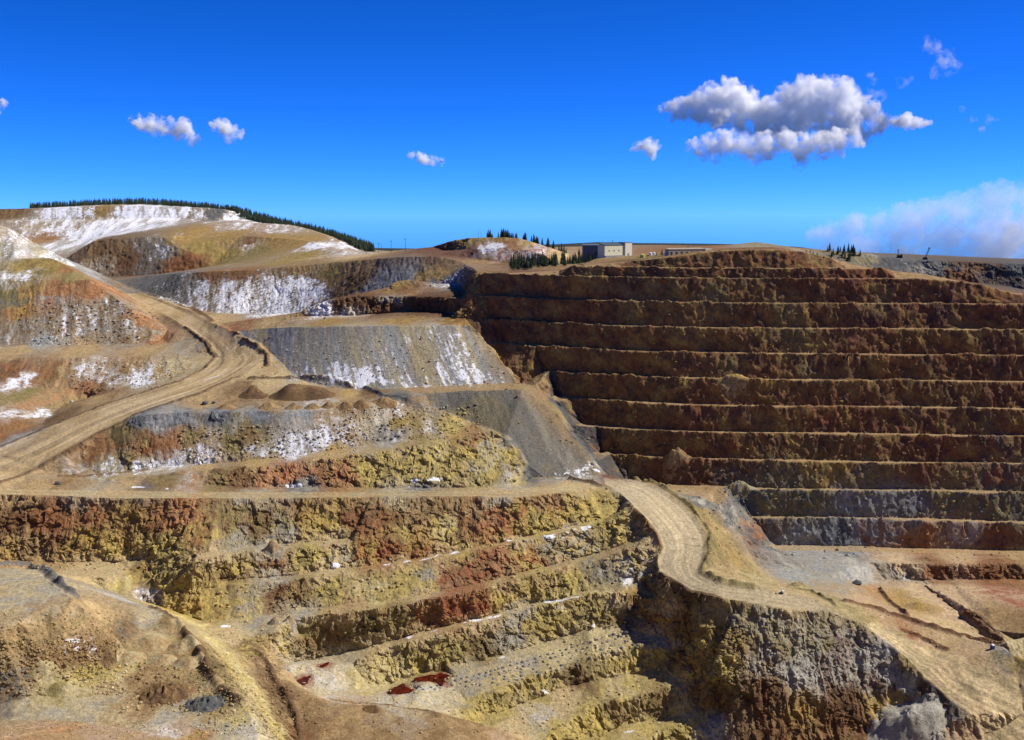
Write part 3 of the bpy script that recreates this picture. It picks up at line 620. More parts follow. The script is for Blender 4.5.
# ------------------------------------------------------------------ ground colours (albedo of rock and soil, with shade painted into wedge and windrows)
PAL = dict(tan=(.41, .297, .150), ltan=(.50, .38, .215), sand=(.40, .325, .18), track=(.385, .32, .205), ochre=(.34, .23, .07), yellow=(.42, .325, .105), paley=(.45, .38, .21), olive=(.235, .19, .08),
           rust=(.25, .115, .05), orange=(.37, .20, .095), red=(.25, .085, .045), drust=(.135, .062, .03), brown=(.20, .125, .057), dbrown=(.11, .066, .036), lbrown=(.31, .215, .105),
           grey=(.29, .27, .22), bgrey=(.25, .265, .265), slate=(.085, .09, .095), dgrey=(.13, .125, .11), green=(.185, .15, .055), dgreen=(.09, .085, .04), pgrey=(.40, .375, .32), pink=(.385, .27, .175), plum=(.145, .08, .06), white=(.48, .45, .40))
SAMPLES = """
20,470,tan,ltan;60,440,tan,ltan;120,415,tan,ltan;180,390,tan,ltan;230,370,tan,ltan;235,352,tan,sand;200,325,tan,sand;165,308,tan,lbrown;140,297,tan,lbrown
100,494,tan,grey;256,495,sand,grey;400,495,sand,grey;500,493,tan,grey;570,488,tan,sand;30,490,tan,lbrown;150,489,dgrey,brown;300,488,dgrey,grey,.25;420,489,dgrey,grey,.45
630,490,sand,grey;660,510,sand,ltan;680,540,sand,ltan;680,570,sand,tan;730,592,sand,tan;790,605,sand,tan
10,520,drust,brown;50,520,rust,drust;30,545,brown,lbrown;5,555,lbrown,ochre,.3;90,515,rust,brown;85,540,brown,ochre;130,520,brown,ochre;120,545,ochre,yellow;160,520,brown,rust;165,545,yellow,olive;185,510,orange,rust;200,530,rust,yellow;230,515,brown,olive;240,540,grey,olive;260,525,drust,olive;285,525,grey,olive;300,515,brown,ochre;325,522,yellow,ochre;360,525,dbrown,rust;385,520,brown,rust;415,515,brown,lbrown,.2;440,505,brown,lbrown,.1;400,530,brown,yellow;445,530,yellow,paley;470,525,rust,brown;490,520,red,lbrown,.15;520,515,rust,yellow;550,505,lbrown,rust;560,515,yellow,ochre;590,505,yellow,ochre;600,512,yellow,olive
270,549,grey,sand;330,542,tan,sand;220,557,sand,tan
230,572,yellow,dbrown;270,565,brown,rust;310,558,olive,yellow;340,555,yellow,grey;370,552,rust,ochre;390,552,red,rust;420,548,ochre,rust;460,545,yellow,lbrown;500,532,red,yellow;520,530,red,yellow;540,525,yellow,olive;575,520,yellow,olive;600,515,yellow,olive
270,579,grey,sand;330,572,sand,tan,.0;400,564,tan,brown;440,557,tan,lbrown,.1;520,540,tan,sand,.35;570,531,tan,sand,.55
225,605,yellow,brown;250,605,yellow,grey;280,595,brown,drust;300,595,brown,olive;330,590,olive,yellow;370,590,paley,yellow;405,585,yellow,olive;430,580,yellow,grey;450,575,red,brown;480,570,red,brown;500,560,red,lbrown;530,555,red,yellow;550,550,olive,grey;580,543,yellow,grey;610,535,yellow,olive
230,640,sand,tan;260,622,grey,sand;300,615,sand,grey;350,609,tan,lbrown;420,600,tan,sand;500,585,tan,brown;560,570,tan,lbrown;620,552,tan,lbrown
285,640,yellow,pgrey;310,640,olive,brown;340,635,olive,brown;370,628,olive,dbrown;400,620,olive,brown;430,612,brown,red;450,608,red,rust;480,605,red,rust;500,598,yellow,ochre;540,590,olive,yellow;570,580,yellow,olive;600,575,olive,grey;625,562,grey,yellow
300,672,pgrey,sand;325,680,pgrey,sand;340,660,sand,grey;380,650,sand,tan;430,638,tan,sand,.2;480,624,tan,sand,.35;520,612,grey,sand;560,602,sand,yellow,.45;600,592,sand,yellow,.4;630,575,grey,sand,.55
370,672,paley,yellow;395,668,yellow,paley;420,660,yellow,olive;450,650,olive,yellow;480,645,olive,dbrown;510,635,olive,grey;540,625,yellow,olive;560,618,yellow,olive;600,612,olive,yellow;640,600,brown,ochre;620,597,sand,tan;665,607,lbrown,sand
650,585,dbrown,olive;690,600,olive,dbrown;660,620,drust,ochre;690,630,drust,olive;630,615,slate,dbrown
340,700,pgrey,sand;390,700,pgrey,sand;420,690,pgrey,paley;470,680,sand,grey;520,665,sand,grey;560,650,sand,paley;610,640,sand,paley;660,640,sand,grey;400,715,pgrey,sand
480,715,yellow,olive;500,705,yellow,olive;540,690,olive,yellow;580,680,olive,dbrown;620,665,yellow,olive;650,655,yellow,olive;680,660,ochre,dbrown
510,725,sand,tan;560,705,sand,tan;620,690,sand,yellow;680,680,yellow,sand;545,715,sand,pgrey
560,740,yellow,olive;590,725,yellow,olive;620,710,olive,brown;660,702,brown,olive;700,695,brown,lbrown;720,700,dbrown,brown;640,728,sand,yellow,.3;690,715,sand,yellow,.3;680,730,yellow,olive;715,725,pgrey,grey
700,640,olive,yellow;720,660,yellow,olive;735,640,olive,brown;740,615,olive,grey;735,600,brown,olive;770,630,grey,olive;760,660,grey,brown;790,640,grey,olive;800,670,grey,pgrey;820,640,olive,grey;840,670,plum,grey;850,640,grey,plum;870,660,grey,pgrey;880,690,plum,grey;900,680,grey,pgrey;910,660,olive,plum;930,695,dbrown,slate;890,650,grey,pgrey;760,700,dbrown,drust;730,690,dbrown,olive;800,715,brown,ochre;780,730,brown,drust;850,705,dbrown,drust;860,725,brown,drust;880,705,ochre,olive;900,700,ochre,lbrown;830,735,brown,drust;740,735,brown,dbrown;905,722,pgrey,grey;930,725,grey,pgrey;960,728,lbrown,pink;945,705,dbrown,slate
845,608,olive,sand;870,618,olive,tan;900,640,olive,sand;860,600,tan,pink;890,625,pink,lbrown;930,640,pink,lbrown;970,650,pink,tan;950,670,ltan,tan;990,690,ltan,sand;1020,710,ltan,sand;1000,725,tan,sand;960,690,tan,sand;930,672,sand,olive;1010,690,tan,ltan;905,632,red,lbrown
795,575,grey,bgrey;830,570,grey,bgrey;860,575,pgrey,bgrey;840,590,lbrown,grey;800,588,lbrown,sand;875,590,lbrown,orange;905,600,lbrown,ochre;900,560,ltan,pink;960,558,pink,tan;1020,557,tan,brown
940,572,rust,dbrown;990,572,rust,drust;1015,573,brown,rust;905,572,pgrey,brown
920,590,pink,ltan;960,590,pink,ltan;1000,592,red,pink;960,610,ltan,pink;1020,600,red,pink;940,625,ltan,tan;1000,620,lbrown,brown;1020,625,brown,lbrown
1010,655,grey,dgrey;1020,660,ochre,olive;1015,640,paley,sand
722,548,lbrown,olive;745,565,lbrown,olive;758,578,sand,olive;718,532,olive,lbrown;700,512,olive,brown;735,556,lbrown,ochre
700,500,slate,grey;730,515,slate,grey;770,500,slate,olive;740,500,slate,dgrey;760,540,slate,rust;770,550,grey,slate;800,545,bgrey,grey;840,540,bgrey,slate;880,535,bgrey,rust;920,540,rust,orange;960,535,rust,pgrey;1000,540,rust,plum
800,500,olive,slate;850,505,dgrey,bgrey;900,505,dgrey,bgrey;950,500,olive,dgrey;1000,505,olive,slate;1020,505,slate,olive
780,475,dgrey,olive;830,470,olive,ochre;870,475,olive,dgrey;920,470,plum,drust;960,475,olive,plum;1000,470,dgrey,red;730,475,dgrey,drust
620,480,plum,drust;670,470,drust,plum;700,480,drust,dbrown;650,445,drust,ochre;620,450,drust,ochre;700,445,plum,drust;760,445,drust,olive;820,445,drust,olive;880,445,plum,dbrown;940,445,plum,rust;1000,445,dgrey,plum
600,415,ochre,drust;640,418,ochre,drust;690,418,plum,drust;750,418,plum,olive;820,418,plum,rust;880,418,plum,drust;950,418,plum,dbrown;1010,418,plum,drust
580,392,drust,ochre;620,390,ochre,drust;660,390,drust,ochre;720,390,drust,ochre;770,390,brown,ochre;830,390,drust,olive;900,390,olive,drust;960,390,drust,olive;1010,390,plum,drust
540,365,drust,ochre;600,365,ochre,drust;650,363,ochre,drust;700,365,brown,plum;760,365,drust,plum;820,365,plum,olive;880,365,drust,ochre;940,363,drust,olive;1000,363,plum,drust
500,330,drust,plum;540,338,drust,ochre;600,338,drust,brown;660,338,rust,ochre;720,338,olive,drust;780,338,drust,olive;840,338,plum,brown;900,338,drust,ochre;960,338,ochre,drust;1010,338,plum,drust
520,315,drust,plum;580,315,drust,rust;640,314,ochre,drust;700,314,ochre,olive;760,313,olive,drust;820,314,ochre,drust;880,314,drust,plum;940,314,drust,plum;1010,318,drust,plum
470,290,drust,ochre;520,290,plum,drust;580,290,drust,ochre;640,290,drust,plum;700,290,drust,olive;760,290,drust,ochre;820,290,drust,plum;880,290,drust,brown,.05;940,290,drust,plum;1000,296,drust,rust
600,274,drust,brown;680,273,drust,brown;760,273,plum,drust;840,274,drust,plum,.1;640,266,dbrown,drust;700,258,drust,ochre;760,258,drust,brown;820,260,drust,rust;800,255,rust,drust;870,270,rust,drust,.1;920,278,drust,rust,.3
440,275,ochre,brown;420,278,brown,ochre;450,282,bgrey,brown,.6;410,276,dgrey,bgrey,.3;435,283,bgrey,dgrey,.55;400,285,ochre,brown;390,300,grey,brown;380,285,bgrey,dgrey,.3;360,280,brown,dbrown,.2;345,285,brown,dbrown,.35;330,275,brown,green,.1;350,300,dbrown,drust,.25;375,305,dbrown,drust,.15;420,305,dbrown,drust;450,305,drust,dbrown;405,290,rust,brown;320,312,lbrown,white,.75;350,314,lbrown,white,.5;300,315,brown,lbrown,.5;400,321,ochre,brown;330,321,ochre,brown;460,321,drust,ochre;370,298,dbrown,drust;345,306,dbrown,drust;385,306,dbrown,drust;430,306,dbrown,drust
310,290,brown,grey,.85;290,285,brown,grey,.85;260,290,grey,brown,.7;230,290,grey,brown,.7;240,305,grey,brown,.75;280,305,grey,bgrey,.8;200,285,grey,dgrey,.65;205,300,grey,brown,.65;170,285,dgrey,slate,.3;180,295,dgrey,grey,.5;145,285,dgrey,slate,.15;125,285,dgrey,brown,.1;270,315,brown,bgrey,.7;240,272,brown,rust,.25;300,266,brown,lbrown;360,262,brown,lbrown;210,274,rust,brown,.25
225,330,lbrown,red;245,326,red,lbrown;210,322,lbrown,tan;265,323,tan,lbrown;180,316,dbrown,lbrown;260,350,tan,lbrown;272,365,lbrown,tan;255,375,sand,lbrown;275,378,sand,tan
290,340,grey,olive,.05;280,360,grey,paley,.1;310,355,grey,paley,.05;330,350,paley,olive;300,378,grey,pgrey,.45;340,375,grey,pgrey,.6;360,350,grey,pgrey,.1;380,340,paley,grey;370,380,pgrey,grey,.75;390,360,grey,pgrey,.25;400,345,pgrey,bgrey,.3;415,370,lbrown,brown,.1;420,350,brown,lbrown,.05;440,340,bgrey,pgrey,.4;455,360,bgrey,pgrey,.5;470,378,bgrey,pgrey,.6;430,380,pgrey,brown,.5;480,340,lbrown,ochre;495,360,lbrown,ochre;500,378,lbrown,pgrey,.4;510,380,brown,lbrown,.2
440,400,dgrey,grey;470,405,slate,dgrey;455,395,grey,lbrown;430,395,grey,lbrown,.1;490,395,paley,sand;500,410,dgrey,grey;520,395,olive,grey;520,420,grey,olive;535,395,brown,orange;550,410,brown,olive;540,440,lbrown,grey;560,440,lbrown,brown;520,440,dgrey,grey;540,460,dgrey,grey;570,460,lbrown,grey;560,470,pgrey,dgrey,.5;590,468,grey,dgrey,.5;580,472,pgrey,grey,.6;530,472,dgrey,slate;575,440,slate,dgrey;560,400,slate,dgrey;585,455,slate,dgrey
260,383,sand,tan;300,382,sand,tan;245,388,brown,dbrown;290,393,lbrown,brown;330,393,lbrown,brown,.1;320,400,brown,white,.5;350,395,ochre,tan,.2;370,392,dbrown,brown;400,398,dgrey,slate;410,402,dgrey,brown;200,402,lbrown,tan;230,403,lbrown,brown;270,405,lbrown,brown,.2;350,405,lbrown,brown,.4;400,408,lbrown,pgrey,.6;440,405,grey,lbrown,.4
140,418,bgrey,slate,.1;180,418,bgrey,slate,.1;220,416,bgrey,slate;256,416,bgrey,slate;300,414,bgrey,grey,.1;330,420,lbrown,white,.45;160,422,bgrey,pgrey,.3;240,425,grey,olive,.2
120,435,olive,brown;110,445,rust,brown;90,458,rust,lbrown;150,440,olive,rust;150,448,rust,drust;170,445,rust,orange;130,460,olive,lbrown,.1;110,470,olive,pgrey,.6;140,470,olive,white,.7;170,462,pgrey,white,.75;200,455,lbrown,white,.7;215,445,lbrown,white,.5;190,437,olive,lbrown,.1;230,440,olive,green;250,435,olive,brown,.1;260,450,olive,white,.75;290,445,grey,white,.75;320,440,grey,white,.75;350,435,lbrown,white,.6;370,425,sand,white,.5;385,430,grey,dgrey;395,440,dgrey,white,.5;400,420,ochre,olive;420,425,olive,lbrown,.3;430,430,olive,white,.6;450,425,yellow,olive,.3;420,440,olive,lbrown;470,435,rust,lbrown,.3;460,415,paley,yellow,.15;75,470,brown,pgrey,.3;60,482,lbrown,brown
130,478,tan,lbrown;200,469,tan,lbrown;256,463,tan,ochre;330,454,tan,ochre;400,445,tan,olive;460,438,ochre,lbrown
160,482,brown,olive,.2;190,480,orange,pgrey,.3;220,478,olive,brown;240,476,drust,brown;270,478,orange,rust,.3;290,478,red,orange,.2;320,475,rust,brown;345,475,rust,orange;365,470,yellow,olive;390,465,yellow,olive;420,460,yellow,olive;440,455,yellow,paley;420,480,yellow,olive,.4;450,462,olive,yellow;465,455,yellow,olive;490,450,yellow,grey,.3;480,465,grey,yellow,.4;510,460,yellow,olive;490,475,yellow,olive;515,475,yellow,pgrey
30,290,ochre,brown,.05;10,300,green,dgrey,.1;20,310,ochre,rust;50,300,rust,grey,.35;60,290,rust,orange;90,290,rust,orange;80,310,brown,grey,.5;110,310,grey,brown,.5;100,325,grey,brown,.5;130,325,grey,brown,.45;60,330,brown,grey,.45;30,330,brown,grey,.35;10,335,grey,brown,.45;40,342,grey,bgrey,.45;120,340,brown,grey,.4;150,335,grey,brown,.35;110,288,orange,rust;140,320,orange,rust;160,338,orange,rust;90,275,bgrey,grey;75,265,bgrey,grey
20,268,green,ochre;50,268,green,ochre;10,275,green,white,.6;30,276,green,white,.6;70,276,green,olive,.35;40,262,green,ochre;5,250,grey,olive,.5;20,250,grey,white,.6;40,252,paley,grey,.4
20,350,lbrown,tan;80,351,lbrown,tan;150,349,lbrown,tan;180,350,grey,lbrown
10,372,dbrown,rust,.1;20,382,rust,white,.8;45,372,rust,brown,.1;60,375,brown,lbrown,.15;85,370,lbrown,white,.6;110,380,brown,white,.6;100,388,drust,brown,.4;140,378,pgrey,white,.75;160,372,paley,lbrown,.5;180,368,paley,lbrown,.45;130,365,lbrown,brown,.4
20,395,green,olive;60,395,orange,lbrown;90,390,orange,red;80,400,lbrown,green;30,405,orange,lbrown;10,413,brown,white,.7;40,413,brown,white,.7;60,415,brown,dbrown;20,425,rust,brown;60,405,lbrown,green;100,398,lbrown,tan;15,440,bgrey,grey,.3;5,432,brown,rust;110,395,brown,lbrown
10,212,brown,dbrown;15,225,brown,pgrey,.4;60,215,grey,white,.8;90,213,lbrown,grey,.7;100,210,brown,ochre,.2;130,214,grey,white,.8;170,213,grey,white,.78;200,214,grey,brown,.65;215,214,dgrey,slate,.1;235,217,brown,white,.8;60,230,brown,white,.8;100,230,grey,white,.85;140,229,grey,white,.8;20,236,pgrey,lbrown,.55;45,238,rust,lbrown,.3;70,243,pgrey,grey,.7;50,255,pgrey,grey,.65;30,228,lbrown,pgrey,.5
100,250,brown,dbrown,.15;120,255,dbrown,brown,.1;100,265,brown,grey,.35;130,262,dbrown,drust,.15;150,250,dgrey,dbrown,.35;145,265,dgrey,dbrown,.3;160,250,dgrey,grey,.6;180,268,drust,rust;190,262,rust,drust,.1;70,268,rust,brown,.1
200,248,green,ochre,.1;180,240,ochre,brown,.25;230,255,green,ochre;260,250,green,olive;290,262,green,ochre;310,255,green,ochre;250,245,ochre,white,.55;200,230,ochre,brown,.1;230,235,brown,ochre,.1;250,242,drust,brown;280,243,ochre,brown,.2;230,227,brown,white,.6;280,230,brown,white,.6;300,240,ochre,brown,.15;325,245,brown,white,.8;340,252,brown,white,.5;360,255,ltan,tan;270,236,ochre,brown,.15
440,247,drust,plum;450,244,drust,plum;460,240,ochre,brown;475,243,ochre,olive;500,240,ochre,brown,.25;480,247,rust,white,.7;495,247,rust,white,.8;510,244,rust,brown;530,243,ltan,ochre,.2;540,248,red,white,.5;555,254,ochre,ltan,.3;535,252,red,white,.6;470,252,plum,drust;500,254,red,white,.3;450,253,plum,drust;480,262,brown,lbrown,.1;510,264,brown,dbrown;560,262,ochre,lbrown;590,262,brown,lbrown;620,257,lbrown,brown,.3;650,258,green,brown;680,250,rust,brown;700,247,rust,brown;760,246,grey,olive;800,248,brown,grey,.1
842,258,olive,dgrey;860,260,dgrey,olive;880,262,slate,dgrey;895,266,slate,dgrey;910,265,slate,dgrey,.4;925,265,slate,dgrey;940,267,slate,dgrey,.4;960,266,dbrown,slate;975,268,dbrown,brown,.1;1000,270,slate,dbrown,.15;1018,270,slate,dgrey;985,275,slate,dbrown,.2;920,273,dgrey,grey,.2;960,276,dbrown,rust,.3;1010,283,slate,dbrown,.1;1000,280,dbrown,slate,.3;870,257,olive,grey
30,590,sand,grey;20,600,sand,grey;5,590,tan,sand;40,605,grey,lbrown;10,582,sand,grey;25,577,sand,grey;45,592,sand,grey;15,612,sand,lbrown
20,640,lbrown,olive;60,630,lbrown,olive;50,660,lbrown,brown,.05;20,680,brown,dgrey;75,645,brown,lbrown,.55;90,655,brown,lbrown,.5;110,635,lbrown,brown,.25;90,620,lbrown,tan;100,610,lbrown,tan;40,685,brown,lbrown;10,700,brown,dgrey;110,660,brown,dbrown,.1;135,630,brown,dgrey
80,575,tan,sand;120,570,sand,tan;100,590,grey,sand;90,585,tan,grey;125,580,yellow,paley;140,575,brown,yellow;150,595,white,brown,.55;170,590,ochre,yellow;160,570,olive,yellow;180,600,yellow,ochre;195,605,ochre,yellow;115,597,grey,pgrey
150,620,sand,grey;165,630,sand,olive;160,640,sand,paley;140,650,lbrown,olive;180,655,lbrown,brown;120,660,lbrown,olive;190,665,lbrown,olive;175,650,lbrown,brown;165,622,olive,brown;182,634,olive,lbrown;197,652,olive,brown;206,667,dbrown,olive;215,680,olive,brown;190,622,paley,yellow;220,650,paley,yellow;240,670,paley,yellow;255,690,paley,yellow;245,710,yellow,paley;270,720,yellow,paley;230,730,paley,grey;250,735,paley,pgrey
90,675,yellow,olive;40,690,paley,olive;60,690,olive,paley;80,685,yellow,paley;120,672,yellow,paley;140,680,lbrown,brown;160,690,brown,dbrown;150,705,lbrown,brown;175,675,lbrown,olive;185,690,brown,lbrown;190,705,grey,olive;215,710,olive,lbrown;200,690,olive,sand
20,712,grey,sand;60,710,sand,grey;100,705,grey,sand;130,712,sand,lbrown;110,690,lbrown,sand;160,720,grey,sand;200,725,grey,sand;195,735,orange,ochre
20,732,lbrown,pink;60,733,lbrown,orange;100,735,lbrown,pink;140,736,lbrown,pink;160,734,pink,white,.5;30,737,lbrown,orange
250,650,dbrown,yellow;265,670,dbrown,lbrown;280,690,dbrown,brown;290,715,dbrown,lbrown;270,655,lbrown,tan;290,680,lbrown,tan;310,700,lbrown,brown;350,715,brown,lbrown;400,720,brown,lbrown;440,725,brown,lbrown;480,732,brown,lbrown;330,730,brown,lbrown;380,735,brown,lbrown;350,703,pink,lbrown;500,738,lbrown,pink;300,735,brown,drust
"""
bvh_v = [tuple(p) for p in V]
step = None
bvh = BVHTree.FromPolygons(bvh_v, T.tolist(), all_triangles=True)
del bvh_v
print('bvh', round(time.time() - T0, 1))


def hit(px, py):
    r = ray(px, py)
    loc, nor, i, d = bvh.ray_cast(Vector((0, 0, 0)), Vector(r))
    return None if loc is None else np.array(loc)


S = []
for rec in SAMPLES.replace('\n', ';').split(';'):
    if not rec.strip():
        continue
    q = rec.split(',')
    h = hit(float(q[0]), float(q[1]))
    if h is None:
        print('MISS', rec); continue
    S.append((h, PAL[q[2]], PAL[q[3]], float(q[4]) if len(q) > 4 else 0.0))
SP = np.array([s[0] for s in S]); SA = np.array([s[1] for s in S]); SB = np.array([s[2] for s in S]); SN = np.array([s[3] for s in S])
print('samples', len(S))
# nearest-sample blending in 3-D, boundaries roughened by noise
Q = P + (np.stack([noise(P / 13, 81), noise(P / 13, 82), noise(P / 13, 83)], 1) * 7 + np.stack([noise(P / 4, 84), noise(P / 4, 85), noise(P / 4, 86)], 1) * 2) * (1 + far)[:, None]
met = np.array([1, .55, 1.5])
def soil_at(Pq):
    q_ = (np.asarray(Pq) * met).astype(np.float32)
    d2_ = np.maximum((q_ ** 2).sum(1)[:, None] + ((SP * met) ** 2).sum(1)[None] - 2 * q_ @ (SP * met).T, 1.0)
    w_ = d2_ ** -2.1
    w_ /= w_.sum(1)[:, None]
    return w_ @ SA, w_ @ SB


colA = np.zeros((NV, 3), np.float32); colB = np.zeros((NV, 3), np.float32); snow = np.zeros(NV, np.float32)
sp32 = (SP * met).astype(np.float32)
s2 = (sp32 ** 2).sum(1)
for c in range(0, NV, 50000):
    q = (Q[c:c + 50000] * met).astype(np.float32)
    d2 = np.maximum((q ** 2).sum(1)[:, None] + s2[None] - 2 * q @ sp32.T, 1.0)
    w = d2 ** -2.1
    w /= w.sum(1)[:, None]
    colA[c:c + 50000] = w @ SA; colB[c:c + 50000] = w @ SB; snow[c:c + 50000] = w @ SN
mixn = .12 + .76 * sstep(-.22, .26, fbm(Q * np.array([1, 1, .8]) / 9, 4, 61, .6))
col = colA * (1 - mixn)[:, None] + colB * mixn[:, None]
streak = fbm(np.stack([P[:, 0] + .5 * P[:, 2] + 3 * noise(P / 15, 66), .12 * P[:, 1], .12 * P[:, 2]], 1) / 6, 4, 65, .6)
v1 = 1 + .42 * fbm(P / 3.0, 4, 63, .65) + .85 * streak * talus
col *= np.clip(v1, .45, 1.7)[:, None]
# wheel tracks on the roads: compacted, paler and darker bands that run along them
sa_ = fbm(np.stack([(P[:, 0] + .62 * (P[:, 2] + 120)) / 13 + .3 * noise(P / 30, 68), P[:, 1] / 160, P[:, 2] / 160], 1), 3, 67, .6)
sb_ = fbm(np.stack([(P[:, 0] + .62 * (P[:, 2] + 120)) / 4.2 + .3 * noise(P / 12, 69), P[:, 1] / 70, P[:, 2] / 70], 1), 3, 70, .6)
pal = lambda n_: np.array(PAL[n_])
ca = pal('grey') * .95
ca = ca + (pal('paley') * .8 - ca) * sstep(.03, .25, sa_)[:, None] * .8
ca = ca + (pal('bgrey') * .95 - ca) * sstep(.02, .25, -sa_)[:, None]
cb2 = pal('dgrey') * 1.05
cb2 = cb2 + (pal('grey') * .8 - cb2) * sstep(-.02, .3, sa_)[:, None]
cb2 = cb2 + (pal('olive') - cb2) * sstep(.1, .3, noise(P / 40, 78))[:, None] * .5
cb2 = cb2 * .82
ledge = (dumpB & (slope < 17))[:, None]
cb2 = np.where(ledge, pal('lbrown') * .9, cb2)
edge = sstep(.0, 1.0, (PXY[:, 0] - np.interp(PXY[:, 1], [325, 383, 473], [455, 500, 586])) / 22)[:, None]
pc = np.where(stockA[:, None], ca, cb2) * (1 + .35 * sb_)[:, None]
pc = pc + (np.where(stockA[:, None], pal('lbrown'), pal('lbrown') * .85) - pc) * edge * .75
col = col + (pc - col) * (pile * .85)[:, None]
for P2_, z_ in POOLS:
    d_ = segdist(V[:, :2], np.concatenate([P2_, P2_[:1]]), 12) + 2.0 * noise(P / 3.5, 79) 
    k_ = np.exp(-(np.maximum(d_, 0) / 2.6) ** 2) * .8
    col = col * (1 - k_[:, None]) + np.array((.16, .05, .025)) * k_[:, None]
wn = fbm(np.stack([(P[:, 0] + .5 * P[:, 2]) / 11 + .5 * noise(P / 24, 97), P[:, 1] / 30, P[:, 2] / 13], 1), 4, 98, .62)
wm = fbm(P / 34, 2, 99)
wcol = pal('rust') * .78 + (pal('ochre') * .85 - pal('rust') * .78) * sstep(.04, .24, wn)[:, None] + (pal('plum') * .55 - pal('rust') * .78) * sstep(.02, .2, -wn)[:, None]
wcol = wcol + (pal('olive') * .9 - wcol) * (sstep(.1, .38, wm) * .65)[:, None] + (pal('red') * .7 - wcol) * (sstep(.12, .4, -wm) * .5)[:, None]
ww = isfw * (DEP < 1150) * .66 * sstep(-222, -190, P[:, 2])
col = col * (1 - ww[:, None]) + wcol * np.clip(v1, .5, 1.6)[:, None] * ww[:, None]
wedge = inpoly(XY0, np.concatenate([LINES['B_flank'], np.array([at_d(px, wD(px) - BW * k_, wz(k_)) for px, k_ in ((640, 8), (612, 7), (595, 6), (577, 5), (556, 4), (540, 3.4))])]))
slate_shade = wedge * .85 * sstep(-.45, -.1, noise(P / 15, 96))
col = col * (1 - slate_shade[:, None]) + (pal('slate') * .6 * np.clip(v1, .6, 1.5)[:, None]) * slate_shade[:, None]  # slate talus darkened in the colour to stand in for the wedge's shade
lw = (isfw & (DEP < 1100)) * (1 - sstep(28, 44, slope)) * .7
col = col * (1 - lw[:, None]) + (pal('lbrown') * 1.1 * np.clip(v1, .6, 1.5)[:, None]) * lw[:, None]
rc = np.zeros((NV, 3)); rw = np.zeros(NV)
rn = sstep(-.3, .3, noise(P / 22, 77))[:, None]
for nm, (l, r) in ROADS.items():
    ins = inpoly(XY0, np.concatenate([LINES[l], LINES[r][::-1]]))
    a_, b_ = dict(haul_road=('tan', 'ltan'), bench_road=('tan', 'sand'), ramp_road=('track', 'track'), lower_road=('ltan', 'sand'))[nm]
    rc[ins] = (np.array(PAL[a_]) * (1 - rn) + np.array(PAL[b_]) * rn)[ins]
    rw[ins] = .75 * road[ins]
col = col * (1 - rw[:, None]) + rc * rw[:, None] * np.clip(v1, .7, 1.3)[:, None]
for (h, w, c), wc in zip(WINDROWS, WCOL):
    k_ = np.exp(-(segdist(XY0, c, 12) / (w * 1.15)) ** 4) * .85
    col = col * (1 - k_[:, None]) + np.array(PAL[wc]) * np.clip(v1, .6, 1.6)[:, None] * k_[:, None]  # one dark tone per windrow covers its dark rock and painted-in shadow
tr = (.55 + .95 * low + .5 * inpoly(XY0, np.concatenate([LINES['HL'], LINES['HR'][::-1]]))) * noise(np.stack([across * 11 + .7 * noise(P / 45, 76), P[:, 1] / 240, P[:, 0] / 240], 1), 73) + .6 * noise(np.stack([across * 26, P[:, 1] / 140, P[:, 0] / 140], 1), 74)
col *= (1 + .42 * road * tr)[:, None]
edge_dark = np.exp(-((berm - 1.2) / .6) ** 2) * 0
col[DEP > 3200] = (.035, .042, .03)
col = np.clip(col, .012, .75)
stk2 = fbm(np.stack([(P[:, 0] + .25 * P[:, 2] + 4 * noise(P / 30, 88)) / 15, P[:, 1] / 120, P[:, 2] / 30], 1), 4, 87, .62)
snowm = np.where(snow > .02, np.minimum(.27 + .37 * snow, .60), 0) + .20 * streak * talus * (snow > .02) + (.05 + .30 * sb_) * stockA * (snow > .02) + .0 * stk2 + .30 * stk2 * np.clip((DEP - 1200) / 400, .15, 1) * (snow > .02)
snowm = np.maximum(snowm, .60 * drift)
print('colours', round(time.time() - T0, 1))

# ------------------------------------------------------------------ materials
def new_mat(name):
    m = bpy.data.materials.new(name)
    m.use_nodes = True
    nt = m.node_tree
    return m, nt, nt.nodes['Principled BSDF']


def node(nt, t, **kw):
    n_ = nt.nodes.new(t)
    for k_, v_ in kw.items():
        setattr(n_, k_, v_)
    return n_


